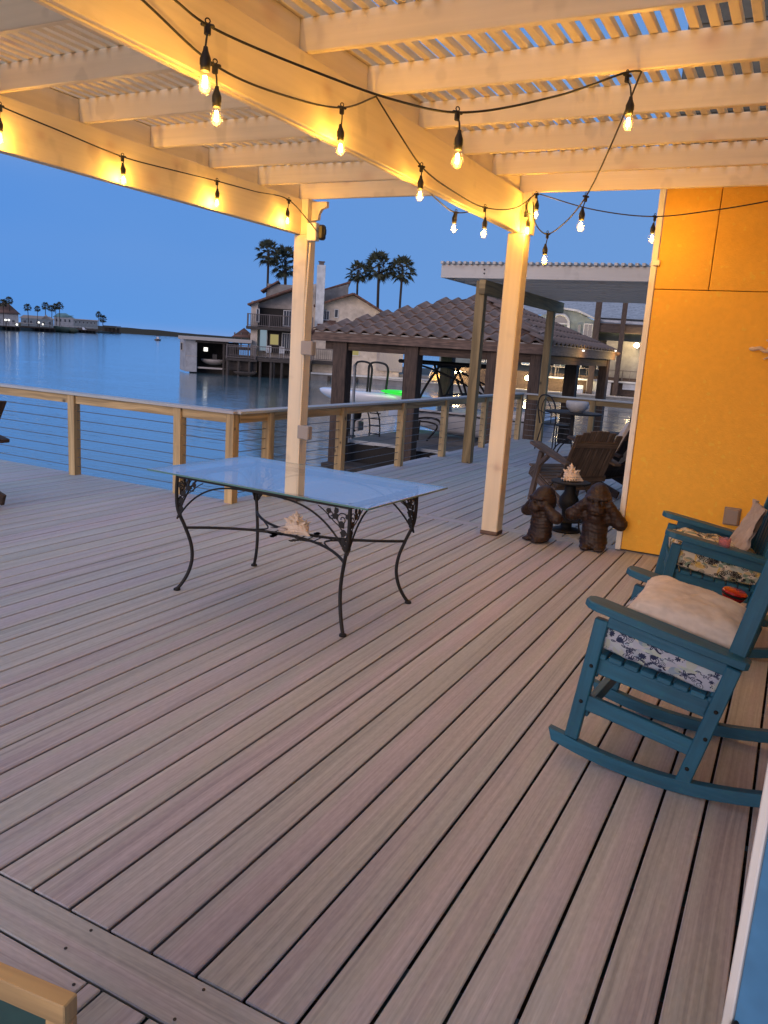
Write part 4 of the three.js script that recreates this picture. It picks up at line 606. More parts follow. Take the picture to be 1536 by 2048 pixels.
{ // second boat in the left bay with rails and a glowing shape for reflected green dock light
  const b = thing('lift_boat', 'low grey boat with black grab rails and a glowing green patch standing for reflected dock light', 'boat', [-10.9, 0.12, -20.4]);
  part('hull', blob((x, y, z) => smax(sdE(x, y, z, 0, 0.08, 0, 1.85, 0.42, 0.78), y - 0.14, 0.04), [0, 0, 0], 2.0, 48), M.hull, b);
  part('green_reflection', ell(0.62, 0.065, 0.12, 1.10, 0.20, 0.60, 20, 10), M.greenglow, b);  // emissive ellipsoid stands in for a green dock light reflection
  for (const [x0, w] of [[-0.42, 0.55], [0.02, 0.62]]) part('grab_rail', tube([[x0, -0.05, 0.55], [x0 + 0.02, 0.55, 0.55], [x0 + 0.06, 0.92, 0.55], [x0 + w - 0.08, 0.93, 0.55], [x0 + w, 0.82, 0.55], [x0 + w, 0.05, 0.55], [x0 + w + 0.16, -0.10, 0.58]], 0.032, 40), M.black, b);
  const L = new THREE.PointLight(col(0.05, 1, 0.05), 0.6, 0, 2); L.position.set(1.10, 0.36, 0.80); L.castShadow = true; b.add(L);  // added green light at the glowing patch, no fitting on the boat
}

// ---------------------------------------------------------------- helper: palms
function palmCrown(R, n, sd, drop = 1) {
  let s = sd; const R1 = () => { s = (s * 16807) % 2147483647; return s / 2147483647; }; const P = [], U = [];
  for (let i = 0; i < n; i++) {
    const az = i * 2.39996 + R1() * 0.4, el = lerp(1.35, -0.85 * drop, Math.pow((i + 0.5) / n, 0.85)) + (R1() - 0.5) * 0.25; const L = R * (0.55 + 0.15 * R1()); const d = V(Math.cos(az) * Math.cos(el), Math.sin(el), Math.sin(az) * Math.cos(el)); const c = d.clone().multiplyScalar(L); c.y -= 0.12 * R * (1 - Math.sin(el)); const side = new THREE.Vector3().crossVectors(d, V(0, 1, 0)); if (side.length() < 0.1) side.set(1, 0, 0); side.normalize(); const tw = (R1() - 0.5) * 1.6; const nn = new THREE.Vector3().crossVectors(side, d); side.multiplyScalar(Math.cos(tw)).addScaledVector(nn, Math.sin(tw));
    const w = 0.018 * R; const a0 = side.clone().multiplyScalar(w); P.push(a0.x, a0.y, a0.z, -a0.x, -a0.y, -a0.z, c.x, c.y, c.z);
    const m = 13; for (let k = 0; k < m; k++) { const a = (k / (m - 1) - 0.5) * 3.6, fl = R * 0.46 * (0.7 + 0.3 * Math.cos(a * 0.7)) * (0.85 + 0.3 * R1()); const t = d.clone().multiplyScalar(Math.cos(a)).addScaledVector(side, Math.sin(a)); const e = c.clone().addScaledVector(t, fl); e.y -= fl * 0.22 * (0.5 + R1()); const pw = new THREE.Vector3().crossVectors(t, nn).normalize().multiplyScalar(R * 0.045); const mid = c.clone().addScaledVector(t, fl * 0.45); P.push(c.x, c.y, c.z, mid.x + pw.x, mid.y + pw.y, mid.z + pw.z, e.x, e.y, e.z, c.x, c.y, c.z, e.x, e.y, e.z, mid.x - pw.x, mid.y - pw.y, mid.z - pw.z); }
  }
  const g = new THREE.BufferGeometry(); g.setAttribute('position', new THREE.Float32BufferAttribute(P, 3)); g.computeVertexNormals(); return g;
}
function palm(label, x, z, ground, top, R, sd, group) {
  const t = thing('palm_tree', label, 'palm tree', [x, ground, z], sd * 0.7, group), H = top - ground - R * 0.55; const b = (hash(sd, 3, 5) - 0.5) * 0.8;
  part('trunk', tube([[0, -0.4, 0], [b * 0.2, H * 0.3, 0], [b * 0.7, H * 0.7, 0.1], [b, H, 0.1]], R * 0.085, 20, 8), M.trunk, t);
  part('crown', palmCrown(R, 36, sd * 77 + 13).translate(b, H + R * 0.02, 0.1), M.leaf, t);
  part('dead_skirt', palmCrown(R * 0.6, 16, sd * 31 + 7, 1.6).rotateX(Math.PI).scale(0.75, 1.15, 0.75).translate(b, H - R * 0.12, 0.1), M.deadleaf, t);
}

// ---------------------------------------------------------------- left bank: stucco houses, docks and a white boathouse
const C32 = Math.cos(32 * RAD), S32 = Math.sin(32 * RAD), O1 = [-33, -1.3, -52];
const W1 = (x, z) => [O1[0] + x * C32 + z * S32, O1[2] - x * S32 + z * C32];
function win(par, x, y, w, h, z, m = M.window, fm = M.pale, bars = 1) { const f = part('window', [box(w + 0.10, 0.05, 0.07, x, y + h / 2 + 0.025, z), box(w + 0.10, 0.06, 0.09, x, y - h / 2 - 0.03, z), box(0.05, h, 0.07, x - w / 2 - 0.025, y, z), box(0.05, h, 0.07, x + w / 2 + 0.025, y, z)], fm, par); part('pane', box(w, h, 0.02, x, y, z - 0.02), m, f); for (let i = 1; i <= bars; i++) part('bar', box(0.03, h, 0.05, x - w / 2 + w * i / (bars + 1), y, z), fm, f); return f; }
function rails(par, x0, x1, y0, y1, z, m = M.darkrail, gap = 0.14) { const g = [cbox(x1 - x0, 0.06, 0.06, 0.004, (x0 + x1) / 2, y1, z), box(x1 - x0, 0.05, 0.04, (x0 + x1) / 2, y0 + 0.08, z)]; for (let x = x0 + gap / 2; x < x1; x += gap) g.push(box(0.03, y1 - y0 - 0.1, 0.03, x, (y0 + y1) / 2 + 0.02, z)); part('balustrade', g, m, par); for (let x = x0; x <= x1 + 0.01; x += (x1 - x0) / Math.max(1, Math.round((x1 - x0) / 1.5))) part('rail_post', box(0.09, y1 - y0 + 0.05, 0.09, x, (y0 + y1) / 2 + 0.02, z), m, par); }
{
  const bank = thing('bank', 'low built up bank with concrete bulkheads across the canal', 'bank'); bank.userData.kind = 'structure'; bank.position.set(...O1); bank.rotation.y = 32 * RAD;
  part('ground', box(30, 1.0, 40, 14.5, 0.0, -21.5), M.land, bank); part('bulkhead', box(14, 0.95, 0.25, 6.2, 0.0, -1.0), M.concrete, bank); part('bulkhead_cap', cbox(14, 0.14, 0.55, 0.01, 6.2, 0.50, -0.95), M.pale, bank); part('terrace', box(7.5, 0.35, 3, 6.2, 0.62, -3.2), M.concrete, bank); part('shore_shade_sheet', box(9.6, 1.6, 0.2, -5.0, -0.1, -1.7), M.deep, bank);  // near-black sheet at the shore added as shade below the docks
  for (let i = 0; i < 6; i++) part('pile', rod([1 + i * 2.1, -1, -0.75], [1 + i * 2.1, 0.35, -0.75], 0.12), M.dock, bank);
}
{
  const h = thing('stucco_house', 'three storey stucco house with tile roofs, chimney and dark balconies across the canal', 'house', O1, 32 * RAD);
  part('wall', [box(4.9, 5.0, 6, -2.55, 2.95, -4.6), box(0.5, 5.3, 2.2, -4.85, 2.95, -1.6)], M.stucco, h);
  part('gable_wall', prism([[-0.35, 0.4], [6.45, 0.4], [6.45, 3.0], [4.65, 5.5], [2.54, 6.55], [-0.35, 5.55]], 6).translate(0, 0, -7.4), M.stucco, h);
  part('gable_fill', prism([[-5.05, 5.3], [-0.35, 5.3], [-0.35, 7.25]], 5.6).translate(0, 0, -7.3), M.stucco, h);
  part('upper_wall', prism([[-1.2, 5.0], [2.2, 5.0], [2.2, 7.5], [0.4, 6.9], [-1.2, 6.4]], 5).translate(0, 0, -8.2), M.stucco2, h);
  part('roof', [bar([-5.35, 5.28, -3.6], [-1.2, 7.0, -3.6], 7.2, 0.14, V(0, 1, 0), 0.02), bar([-0.45, 5.55, -4.2], [2.54, 6.66, -4.2], 7.0, 0.14, V(0, 1, 0), 0.02), bar([2.54, 6.66, -4.2], [4.9, 5.42, -4.2], 7.0, 0.14, V(0, 1, 0), 0.02), bar([-0.3, 6.72, -6.4], [2.35, 7.68, -6.4], 6.2, 0.14, V(0, 1, 0), 0.02)], M.redroof, h);
  part('tower', [box(1.95, 1.3, 1.8, -3.1, 6.4, -3.2), box(0.35, 0.9, 1.2, -4.0, 6.15, -3.2)], M.stucco2, h); part('tower_roof', bar([-4.55, 6.42, -3.2], [-3.2, 7.28, -3.2], 2.4, 0.13, V(0, 1, 0), 0.02), M.redroof, h);
  const ch = part('chimney', cbox(0.64, 4.6, 0.64, 0.02, 0.02, 6.25, -0.9), M.pale, h); part('chimney_cap', [box(0.38, 0.25, 0.38, 0.02, 8.66, -0.9), box(0.5, 0.06, 0.5, 0.02, 8.8, -0.9)], M.darkrail, ch);
  part('recess_shade_slab', [box(3.1, 1.35, 0.4, -3.0, 4.5, -1.52), box(3.6, 1.7, 0.4, -2.4, 2.7, -1.52)], M.deep, h); part('balcony_floor', [cbox(5.0, 0.22, 1.7, 0.01, -2.9, 3.62, -0.8), cbox(6.4, 0.30, 2.4, 0.01, -3.6, 1.32, -0.5)], M.dock, h);  // black slabs on the wall: shade of the balcony openings put into colour
  rails(h, -5.3, -0.45, 3.72, 4.62, 0.0); rails(h, -6.7, -0.4, 1.46, 2.26, 0.66);
  win(h, -4.18, 2.75, 0.5, 1.55, -1.25, M.bluewin, M.pale, 0); win(h, -3.34, 2.85, 0.62, 0.76, -1.25, M.warmwin, M.darkrail, 0); win(h, -2.3, 2.75, 0.85, 1.2, -1.25, M.window, M.pale, 4); win(h, -2.2, 4.5, 0.95, 1.1, -1.25, M.window, M.pale, 4); win(h, -4.6, 4.55, 0.16, 0.9, -0.46, M.window, M.pale, 0);
  win(h, 1.32, 5.12, 0.22, 0.55, -1.36, M.window, M.pale, 0); win(h, 0.5, 4.92, 0.5, 0.62, -1.36, M.window, M.pale, 2); win(h, 2.9, 2.42, 0.62, 0.72, -1.36, M.warmwin, M.pale, 0); win(h, 5.4, 2.6, 0.5, 0.6, -1.36, M.window, M.pale, 0);
  part('canopy', bar([-0.1, 4.35, -1.0], [1.3, 4.35, -1.0], 1.0, 0.12, V(0, 1, 0.4), 0.01), M.redroof, h);
  for (const x of [-4.9, -3.2, -1.5, -0.5]) part('deck_post', rod([x, -0.6, 0.55], [x, 1.2, 0.55], 0.09), M.dock, h);
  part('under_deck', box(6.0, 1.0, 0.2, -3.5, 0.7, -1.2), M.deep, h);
  rails(h, -0.3, 1.2, 1.5, 2.35, -0.75, M.darkrail, 0.16); part('side_deck', cbox(1.7, 0.28, 0.9, 0.01, 0.45, 1.35, -0.95), M.dock, h);
}
{
  const f = thing('fence', 'grey board fence beside the stucco house', 'fence', O1, 32 * RAD); for (let i = 0; i < 15; i++) part('board', cbox(0.115, 1.5 + (i % 3) * 0.02, 0.03, 0.003, 4.9 + i * 0.123, 1.75, -1.25), M.grey, f);
  const g = thing('gazebo', 'small hip roofed gazebo at the end of the dock beside the stucco house', 'gazebo', O1, 32 * RAD); part('roof', new THREE.ConeGeometry(1.25, 0.75, 4, 1).rotateY(0.785).scale(1, 1, 1).translate(-5.75, 3.22, -2.2), M.redroof, g); for (const x of [-6.4, -5.9, -5.3]) part('post', box(0.1, 1.2, 0.1, x, 2.6, -1.6), M.darkrail, g); part('platform', box(1.8, 0.2, 1.5, -5.8, 2.0, -2.2), M.dock, g); part('rail', box(1.5, 0.06, 0.06, -5.8, 2.4, -1.55), M.darkrail, g);
}
{
  const b = thing('white_boathouse', 'white walled flat roofed boathouse over the water at the left end of the docks', 'boathouse', O1, 32 * RAD);
  part('end_wall', bar([-10.62, 1.28, -2.4], [-9.80, 1.28, 0.05], 0.10, 2.35, V(0, 1, 0), 0.01), M.dimwhite, b); part('front_wall', cbox(0.82, 2.4, 0.1, 0.01, -9.40, 1.28, 0.02), M.dimwhite, b); part('band', [cbox(0.84, 0.05, 0.12, 0.005, -9.40, 1.25, 0.03)], M.grey, b);
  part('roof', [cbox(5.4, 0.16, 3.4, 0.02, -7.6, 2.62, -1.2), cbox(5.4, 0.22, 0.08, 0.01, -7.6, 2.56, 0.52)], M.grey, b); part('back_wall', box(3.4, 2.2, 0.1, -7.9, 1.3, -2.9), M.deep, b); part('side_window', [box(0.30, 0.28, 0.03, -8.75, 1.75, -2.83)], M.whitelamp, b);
  win(b, -10.3, 1.9, 0.12, 0.5, -1.0, M.window, M.grey, 0);
  for (const x of [-7.0, -6.75]) part('post', cbox(0.16, 2.6, 0.16, 0.01, x, 1.2, 0.0), M.dock, b); part('beam', box(2.4, 0.25, 0.15, -7.9, 2.4, 0.0), M.dock, b); part('lift_beam', box(2.1, 0.12, 0.14, -7.95, 0.42, -0.2), M.grey, b);
  const bt = thing('moored_boat', 'grey motor boat hanging inside the white boathouse', 'boat', [...[W1(-7.9, -1.2)].map(p => [p[0], -0.35, p[1]])[0]], 32 * RAD); part('hull', blob((x, y, z) => smax(sdE(x, y, z, 0, 0.1, 0, 0.95, 0.42, 0.7), y - 0.12, 0.03), [0, 0, 0], 1.1, 30), M.grey, bt); part('console', cbox(0.4, 0.45, 0.4, 0.04, 0.1, 0.3, 0), M.rubber, bt);
}
{
  const d = thing('timber_dock', 'dark timber dock with slatted rails joining the white boathouse to the stucco house', 'dock', O1, 32 * RAD); part('deck', cbox(2.3, 0.16, 2.2, 0.01, -5.6, 1.2, -0.2), M.dock, d); rails(d, -6.7, -4.6, 1.3, 2.15, 0.86, M.darkrail, 0.12); part('dark_skirt', [box(2.2, 0.75, 0.08, -5.6, 0.78, 0.3)], M.dock, d); part('back', box(3.0, 1.4, 0.1, -5.5, 0.4, -1.6), M.deep, d);
  for (let i = 0; i < 6; i++) part('pile', rod([-6.6 + i * 0.8, -0.8, 0.75], [-6.6 + i * 0.8, 1.15, 0.75], 0.10), M.dock, d);
  const s = thing('skiff', 'small dark skiff under the timber dock', 'boat', [...[W1(-5.3, 0.7)].map(p => [p[0], -1.1, p[1]])[0]], 32 * RAD); part('hull', blob((x, y, z) => smax(sdE(x, y, z, 0, 0.18, 0, 0.9, 0.35, 0.4), y - 0.16, 0.03), [0, 0, 0], 1.0, 30), M.dock, s);
  const q = thing('patio_set', 'white patio chairs on the lower balcony of the stucco house', 'chair', O1, 32 * RAD); for (const x of [-3.7, -2.7]) part('chair', [box(0.4, 0.05, 0.4, x, 1.85, -0.3), box(0.4, 0.5, 0.05, x, 2.1, -0.5), box(0.04, 0.4, 0.04, x - 0.17, 1.65, -0.14), box(0.04, 0.4, 0.04, x + 0.17, 1.65, -0.14)], M.pale, q);
}
{ const [a, c] = W1(-4.55, -8); palm('tall palm standing clear of the stucco house roof at its left', a, c, -0.8, 9.25, 1.15, 3); const [e, f] = W1(-2.95, -9); palm('shorter bushy palm directly behind the stucco house tower', e, f, -0.8, 8.95, 1.5, 4); }
{ const Q = [[-2.05, 9.2, 1.05, 5, 'leftmost and lowest of the three palms above the boathouse roof'], [-0.2, 10.0, 1.4, 6, 'tallest middle palm of the three above the boathouse roof'], [1.55, 9.75, 1.25, 8, 'rightmost palm of the three above the boathouse roof']]; for (const [x, y, R, sd, l] of Q) { palm(l, -33 + x * C32, -62 - x * S32, -0.8, y - 1.3 + 0.35, R, sd); } }

// ---------------------------------------------------------------- right bank behind the boathouse
{
  const O = [-12, -1.3, -56], A = 12 * RAD;
  const bank = thing('bank', 'bank with a low bulkhead behind the boathouse', 'bank', O, A); bank.userData.kind = 'structure'; part('ground', box(46, 0.9, 50, 6, 0.0, -26.2), M.land, bank); part('bulkhead', box(46, 0.8, 0.25, 6, 0.0, -1.1), M.concrete, bank); part('bulkhead_cap', cbox(46, 0.10, 0.5, 0.01, 6, 0.45, -1.1), M.grey, bank);
  const h = thing('pale_roofed_house', 'grey green house with pale blue metal roof and an arched window on the far right', 'house', O, A);
  part('wall', [box(15, 5.2, 6, -5.4, 2.9, -8.3), box(6, 5.0, 4, 4.2, 2.8, -7.5)], M.greenwall, h);
  part('gable_wall', prism([[-6.4, 3.4], [-0.95, 3.4], [-0.95, 5.5], [-2.65, 6.2], [-3.8, 6.32], [-6.4, 5.4]], 2).translate(0, 0, -5.6), M.greenwall, h);
  part('gable_trim', [bar([-3.8, 6.42, -3.5], [-2.6, 6.30, -3.5], 0.3, 0.14), bar([-2.6, 6.30, -3.5], [-1.0, 5.66, -3.5], 0.3, 0.14), bar([-1.0, 5.72, -4.3], [3.5, 5.66, -4.3], 0.3, 0.16)], M.pale, h);
  for (let i = 0; i < 13; i++) part('roof_course', bar([-7, 6.05 + i * 0.16, -4.6 - i * 0.3], [6, 6.05 + i * 0.16, -4.6 - i * 0.3], 0.46, 0.04, V(0, 1, 0.53), 0.005), M.shingle, h);
  part('roof_slope', [bar([-1.0, 5.72, -4.5], [5.8, 5.72, -4.5], 1.0, 0.08, V(0, 1, 0.5), 0.005), bar([-3.8, 6.52, -4.6], [-0.9, 5.76, -4.6], 2.2, 0.08)], M.shingle, h);
  part('dormer', [prism([[-11.0, 6.2], [-9.9, 6.2], [-9.9, 7.0], [-10.5, 7.5], [-11.0, 7.1]], 2).translate(0, 0, -9)], M.pale, h); part('dormer_roof', [bar([-10.55, 7.56, -7.6], [-7.6, 7.5, -7.6], 1.0, 0.4), bar([-10.4, 7.3, -7.2], [-7.6, 7.0, -7.2], 0.9, 0.1)], M.shingle, h);
  { const f = part('arched_window', [new THREE.TorusGeometry(0.62, 0.11, 6, 20, Math.PI).translate(-3.75, 5.35, -3.5), box(0.2, 0.9, 0.15, -3.13, 4.9, -3.5), box(1.2, 0.1, 0.1, -3.75, 5.32, -3.5)], M.pale, h); part('pane', new THREE.CircleGeometry(0.6, 18, 0, Math.PI).translate(-3.75, 5.36, -3.53), M.window, f); }
  win(h, -2.35, 5.0, 0.16, 0.6, -3.55, M.window, M.greenwall, 0); win(h, -1.72, 4.95, 0.55, 0.85, -3.55, M.window, M.pale, 1);
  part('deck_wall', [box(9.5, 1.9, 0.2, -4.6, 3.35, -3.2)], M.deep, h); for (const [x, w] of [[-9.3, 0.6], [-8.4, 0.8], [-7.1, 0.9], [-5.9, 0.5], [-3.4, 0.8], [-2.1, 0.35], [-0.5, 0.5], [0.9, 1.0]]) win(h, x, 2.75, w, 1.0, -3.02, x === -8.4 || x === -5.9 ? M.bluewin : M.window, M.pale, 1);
  part('grey_wall', box(3.2, 2.8, 0.3, 1.3, 2.9, -2.9), M.stucco2, h);
  part('lower_wall', [box(16, 1.5, 0.3, -4, 1.0, -2.6)], M.bhwood, h); part('white_panel', [box(1.7, 1.25, 0.1, -0.5, 0.9, -2.3), box(0.9, 0.5, 0.1, 1.6, 1.2, -2.3)], M.pale, h); rails(h, -5.2, 2.6, 1.45, 2.25, -2.3, M.darkrail, 0.5); part('balcony_edge', [cbox(8, 0.12, 0.6, 0.01, -1.6, 1.45, -2.4)], M.pale, h);
}
{
  const O = [-12, -1.3, -56], A = 12 * RAD;
  const s = thing('garden_stairs', 'lit wooden garden stairs between the boathouse posts', 'stairs', O, A); for (let i = 0; i < 6; i++) part('step', cbox(1.0, 0.09, 0.35, 0.005, -12.2 - i * 0.04, 0.62 + i * 0.10, -1.6 - i * 0.3), M.frame, s); part('handrail', bar([-12.8, 0.8, -1.4], [-12.9, 1.6, -3.2], 0.06, 0.06), M.grey, s);
  const p = thing('brown_pergola', 'tall dark brown timber arbour on the right bank in front of the pale roofed house', 'arbour', O, A); part('beam', [cbox(4.2, 0.5, 0.3, 0.01, 0.85, 5.08, -1.9)], M.bhwood, p); for (const [x, y] of [[-1.1, 6.9], [0.66, 7.0]]) part('post', cbox(x < 0 ? 0.42 : 0.34, y, 0.36, 0.01, x, y / 2, -1.7), M.bhwood, p); part('roof', cbox(4.0, 0.12, 3, 0.01, 0.9, 5.4, -3.4), M.bhwood, p);
  const w = thing('planter_wall', 'white low garden seat beside the dark arbour', 'bench', O, A); part('seat', cbox(1.35, 0.35, 0.7, 0.03, -2.2, 0.66, -1.4), M.pale, w); part('back', cbox(1.35, 0.3, 0.12, 0.03, -2.2, 0.9, -1.7), M.pale, w);
  // lamps that glow on the bank and streak in the water
  const lamp = (label, x, y, z, k = 1, m = M.lamp) => { const c = Math.cos(A), q = Math.sin(A), wx = O[0] + x * c + z * q, wz = O[2] - x * q + z * c; const l = thing('garden_lamp', label, 'lamp', [wx, O[1] + y, wz]); part('shade', ell(0.20 * k, 0.17 * k, 0.20 * k, 0, 0, 0), m, l); part('bracket', [rod([0, -0.05, -0.15], [0, -0.05, -0.9], 0.04), cbox(0.2, 0.3, 0.05, 0.01, 0, -0.05, -0.9)], M.darkrail, l); const L = new THREE.PointLight(col(1, 0.66, 0.28), 5 * k, 0, 2); L.position.set(0, 0, 0.02); L.castShadow = true; l.add(L); };
  lamp('brightest garden lamp lighting the stairs between the boathouse posts', -11.5, 1.40, -1.6, 1.2); lamp('small orange lamp right of the lit garden stairs', -10.75, 1.36, -1.5, 0.6); lamp('white lamp just right of the small orange one behind the boat tower', -10.45, 1.36, -1.45, 0.5);
  lamp('lamp seen just right of the white pergola post', -5.47, 1.30, -1.2, 0.95); lamp('lamp under the eave between the boathouse and the arbour', -2.68, 1.39, -1.2, 1.05); lamp('high lamp beside the yellow wall corner on the far house', 1.74, 4.05, -1.6, 0.9);
}

// ---------------------------------------------------------------- far shore on the left and the open horizon
{
  const land = thing('far_shore', 'low far shore across the water at the left', 'shore'); land.userData.kind = 'structure';
  const s = new THREE.Shape([[-240, 170], [-259, 195], [-318, 271], [-440, 430], [-520, 420], [-420, 120]].map(([x, z]) => new THREE.Vector2(x, z))); part('ground', new THREE.ExtrudeGeometry(s, { depth: 1.2, bevelEnabled: false }).rotateX(-Math.PI / 2).translate(0, -1.35, 0), M.land, land);
  const st = thing('headland', 'thin dark headland on the horizon', 'land'); st.userData.kind = 'structure'; const P = []; const n = 60; for (let i = 0; i <= n; i++) P.push([i / n * 420, 2.6 + 2.2 * fbm(i * 0.35, 3.3, 64, 64, 4, 401) + (i < 22 ? 1.6 * smooth(22, 4, i) : 0)]); P.push([420, -1], [0, -1]); const hd = part('ground', prism(P, 60), M.land, st); st.position.set(-640, -1.3, -560); st.rotation.y = 0.72;
  const F = (x, z, yaw, name, label, cat) => thing(name, label, cat, [x, -1.3, z], yaw);
  const scrub = (o, n, x0, x1, h, z) => { const g = []; for (let i = 0; i < n; i++) { const r = rr(0.5, 1.2) * h; g.push(new THREE.IcosahedronGeometry(r, 1).scale(1.4, 0.8, 1).translate(rr(x0, x1), r * 0.5 + rr(0, 0.4), z + rr(-1, 1))); } return part('foliage', g, M.leaf, o); };
  let h = F(-274.5, -209.6, 0.919, 'far_house', 'white house with a steep red hip roof at the left end of the far shore', 'house'); part('wall', box(8.4, 5.6, 7, 0, 3.6, -3.6), M.dimwhite, h); part('roof', new THREE.ConeGeometry(7.6, 5.0, 4, 1).rotateY(0.785).scale(1, 1, 0.8).translate(-0.3, 8.7, -3.6), M.redroof, h); for (const x of [-2.6, 0.2, 2.4]) win(h, x, 3.2, 0.9, 1.3, 0, M.window, M.pale, 1);
  h = F(-298.2, -242.9, 0.887, 'far_house', 'grey low roofed house behind docks on the far shore', 'house'); part('wall', box(13, 3.4, 8, 0, 3.6, -4), M.farwall, h); part('roof', [prism([[-7.2, 5.2], [7.2, 5.2], [5.2, 6.5], [-5.4, 6.5]], 8).translate(0, 0, -8), prism([[1.6, 5.2], [5.4, 5.2], [3.5, 7.4]], 5).translate(0, 0, -5)], M.grey, h); for (const x of [-5, -2.5, 0, 2.6, 5]) win(h, x, 3.6, 1.0, 1.3, 0.05, M.window, M.pale, 1); part('terrace', box(13, 1.2, 4, 0, 1.2, 1.5), M.dock, h);
  h = F(-330.4, -284.8, 0.859, 'far_house', 'two storey white house with a teal roof on the far shore', 'house'); part('wall', box(9, 4.8, 7, 0, 4.9, -3.5), M.dimwhite, h); part('roof', [prism([[-5.2, 7.0], [5.2, 7.0], [1.0, 9.2], [-2.6, 9.0]], 7).translate(0, 0, -7), box(5, 0.3, 5, 2.0, 8.1, -2)], std(col(0.13, 0.27, 0.30), 0.6), h); for (const x of [-3.4, -1.6, 0.6, 2.6]) win(h, x, 5.6, 0.8, 1.4, 0.05, M.window, M.pale, 0);
  h = F(-362.7, -327.5, 0.836, 'far_house', 'long pale blue grey two storey house near the end of the far shore', 'house'); part('wall', box(13.2, 5.0, 7, 0, 4.4, -3.5), M.farwall, h); part('roof', box(14, 0.5, 8, 0, 7.1, -3.5), M.grey, h); for (const x of [-5, -3, -1, 1, 3, 5]) win(h, x, 5.6, 0.7, 1.1, 0.05, M.window, M.pale, 0); part('terrace', box(13, 1.6, 4, 0, 1.6, 2), M.dock, h);
  h = F(-411, -393.3, 0.807, 'far_dock', 'dark dock house at the right end of the far shore', 'dock'); part('roof', box(11.5, 0.35, 6, 0, 4.9, -2), M.dock, h); for (const x of [-5, -2.5, 0, 2.5, 5]) part('post', box(0.35, 4.8, 0.35, x, 2.4, 0.5), M.dock, h); part('back', box(9.5, 3, 0.3, 0, 2.2, -4), M.deep, h);
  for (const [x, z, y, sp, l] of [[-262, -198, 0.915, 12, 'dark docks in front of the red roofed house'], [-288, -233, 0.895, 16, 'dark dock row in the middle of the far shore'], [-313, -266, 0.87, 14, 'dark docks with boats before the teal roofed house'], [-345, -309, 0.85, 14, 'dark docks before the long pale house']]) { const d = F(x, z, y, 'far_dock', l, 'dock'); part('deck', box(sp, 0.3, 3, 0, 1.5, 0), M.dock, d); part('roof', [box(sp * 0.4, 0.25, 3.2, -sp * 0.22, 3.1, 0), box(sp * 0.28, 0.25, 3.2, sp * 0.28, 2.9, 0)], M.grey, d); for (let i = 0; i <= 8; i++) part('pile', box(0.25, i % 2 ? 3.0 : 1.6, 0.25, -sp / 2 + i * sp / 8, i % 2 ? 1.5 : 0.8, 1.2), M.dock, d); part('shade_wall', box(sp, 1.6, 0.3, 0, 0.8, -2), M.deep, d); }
  { const g = F(-300, -249, 0.88, 'shrubbery', 'dark shrubs and small trees along the far shore', 'shrubs'); tag(scrub(g, 40, -22, 12, 1.7, -3), 0); scrub(g, 14, -14, -4, 2.6, -4); g.userData.kind = 'stuff'; }
  for (const [x, z, t, R, sd, l] of [[-289.9, -231.9, 9.2, 1.7, 11, 'far palm first to the right of the red roof'], [-298.2, -242.9, 9.0, 1.4, 12, 'smaller far palm second from the red roof'], [-306.6, -254, 11, 1.9, 13, 'wide crowned far palm at the left of the tallest group'], [-313.4, -263, 10.3, 1.8, 14, 'far palm second in the tallest group on the shore'], [-319.3, -270.9, 11.4, 1.7, 15, 'far palm third in the tallest group on the shore'], [-323.7, -276.6, 12.2, 2.0, 16, 'highest far palm at the right of the tallest group'], [-386.4, -359.3, 11, 2.0, 17, 'slender far palm left of the pair near the end of the shore'], [-394.7, -370.3, 9.3, 2.6, 18, 'bushy far palm of the pair near the end of the shore'], [-269, -204.2, 9.6, 1.6, 19, 'far palm crown rising left over the red roof'], [-274, -210.8, 10.8, 1.6, 20, 'far palm crown rising over the peak of the red roof']]) palm(l, x, z, -1, t, R, sd);
  for (const [x, z, y, l] of [[-262.6, -200.1, 2.4, 'left of two white lights by the red roofed house'], [-264.9, -203.2, 2.45, 'right of two white lights by the red roofed house'], [-271.4, -211.7, 1.0, 'single low white light on the far docks'], [-292, -238.6, 2.4, 'upper white light in the middle of the far shore'], [-296.2, -244.1, 1.7, 'lower white light in the middle of the far shore'], [-418.2, -403.8, 2.2, 'faint white light on the dock house at the end of the far shore']]) { const g = thing('shore_light', l, 'lamp', [x, y, z]); part('globe', ell(0.42, 0.36, 0.42, 0, 0, 0, 10, 8), M.whitelamp, g); part('pole', rod([0, -0.3, 0], [0, -2.6, 0], 0.08), M.dock, g); }
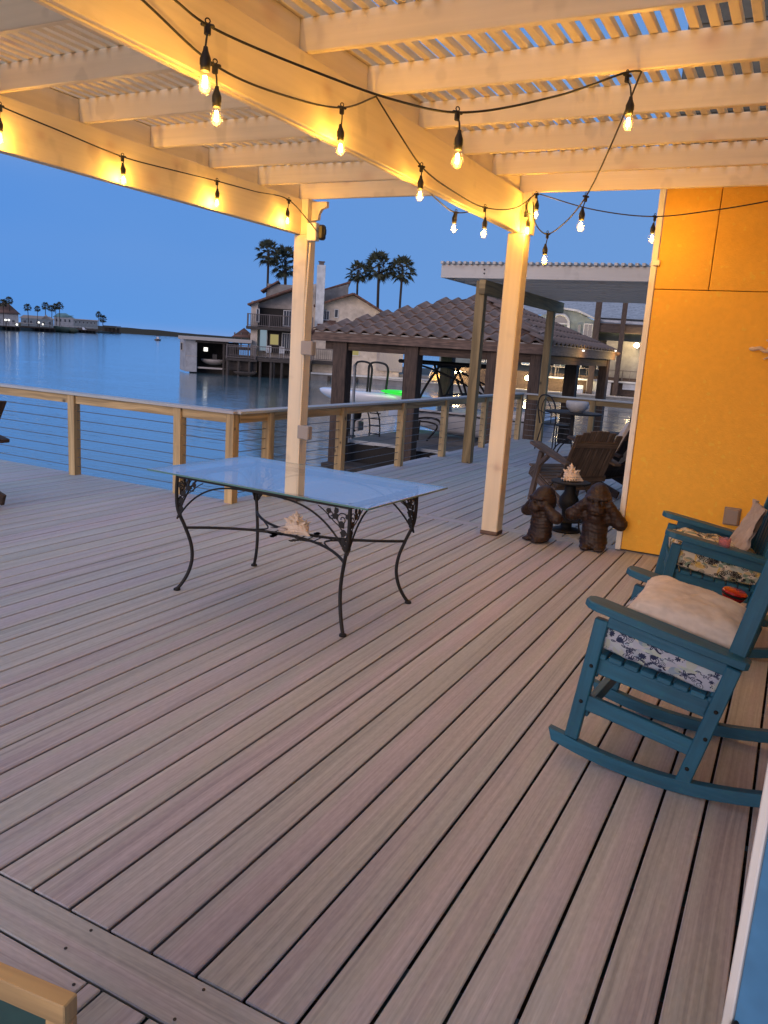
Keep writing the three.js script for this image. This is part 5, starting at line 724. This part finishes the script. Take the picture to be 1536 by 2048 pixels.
  { const y = F(-351.7, -317.9, 0.836, 'white_yacht', 'small white cabin boat moored at the far docks', 'boat'); part('hull', prism([[-2.2, 1.1], [2.0, 1.0], [1.6, 0.1], [-1.5, 0.1]], 1.5, 0.05), M.hull, y); part('cabin', prism([[-1.6, 1.2], [0.6, 1.2], [-0.2, 2.1], [-1.3, 2.9], [-1.9, 2.8]], 1.0, 0.05).translate(0, 0, 0.2), M.hull, y); }
  { const b = thing('motor_boat', 'small dark motor boat with a white cabin out on the open water', 'boat', [-203, -1.3, -215.3], 0.75); part('hull', blob((x, y, z) => smax(sdE(x, y, z, 0, 0.35, 0, 1.15, 0.62, 2.4), y - 0.5, 0.05), [0, 0.2, 0], 2.6, 40), M.darkrail, b); part('cabin', cbox(1.0, 0.8, 1.2, 0.1, 0, 0.9, 0), M.hull, b); part('canopy', cbox(1.3, 0.12, 1.6, 0.05, 0, 1.65, 0), M.rubber, b); for (const s of [-0.5, 0.5]) part('canopy_post', rod([s, 0.5, 0.7], [s, 1.6, 0.7], 0.04), M.rubber, b); }
}

// ---------------------------------------------------------------- close to the viewer
{
  const d = thing('blue_door', 'blue painted door with a white edge standing open at the lower right corner', 'door', [0.036, 0, -0.995], -0.42);
  part('leaf', cbox(0.80, 2.02, 0.038, 0.002, 0.415, 1.03, 0.0), M.bluedoor, d); part('edge_strip', cbox(0.012, 2.02, 0.044, 0.002, 0.0085, 1.03, 0.001), M.white, d); part('latch', [cbox(0.006, 0.055, 0.02, 0.002, 0.020, 0.70, 0.0225)], M.black, d);
}
{
  const f = thing('framed_panel', 'pale wood framed dark green panel standing at the lower left corner', 'panel', [-0.782, 0, -0.665], 0.12);
  const Y = 0.592, m = M.frame; part('rail', cbox(0.62, 0.035, 0.028, 0.002, -0.31, Y - 0.0175, 0), m, f); part('rail', cbox(0.62, 0.035, 0.028, 0.002, -0.31, 0.0185, 0), m, f); part('stile', cbox(0.036, Y - 0.072, 0.026, 0.002, -0.018, Y / 2, 0), m, f); part('stile', cbox(0.036, Y - 0.072, 0.026, 0.002, -0.602, Y / 2, 0), m, f); part('green_board', cbox(0.552, Y - 0.066, 0.008, 0.001, -0.31, Y / 2, -0.002), M.mesh, f); f.rotation.z = 0.0;
}


renderer.render(scene, camera);
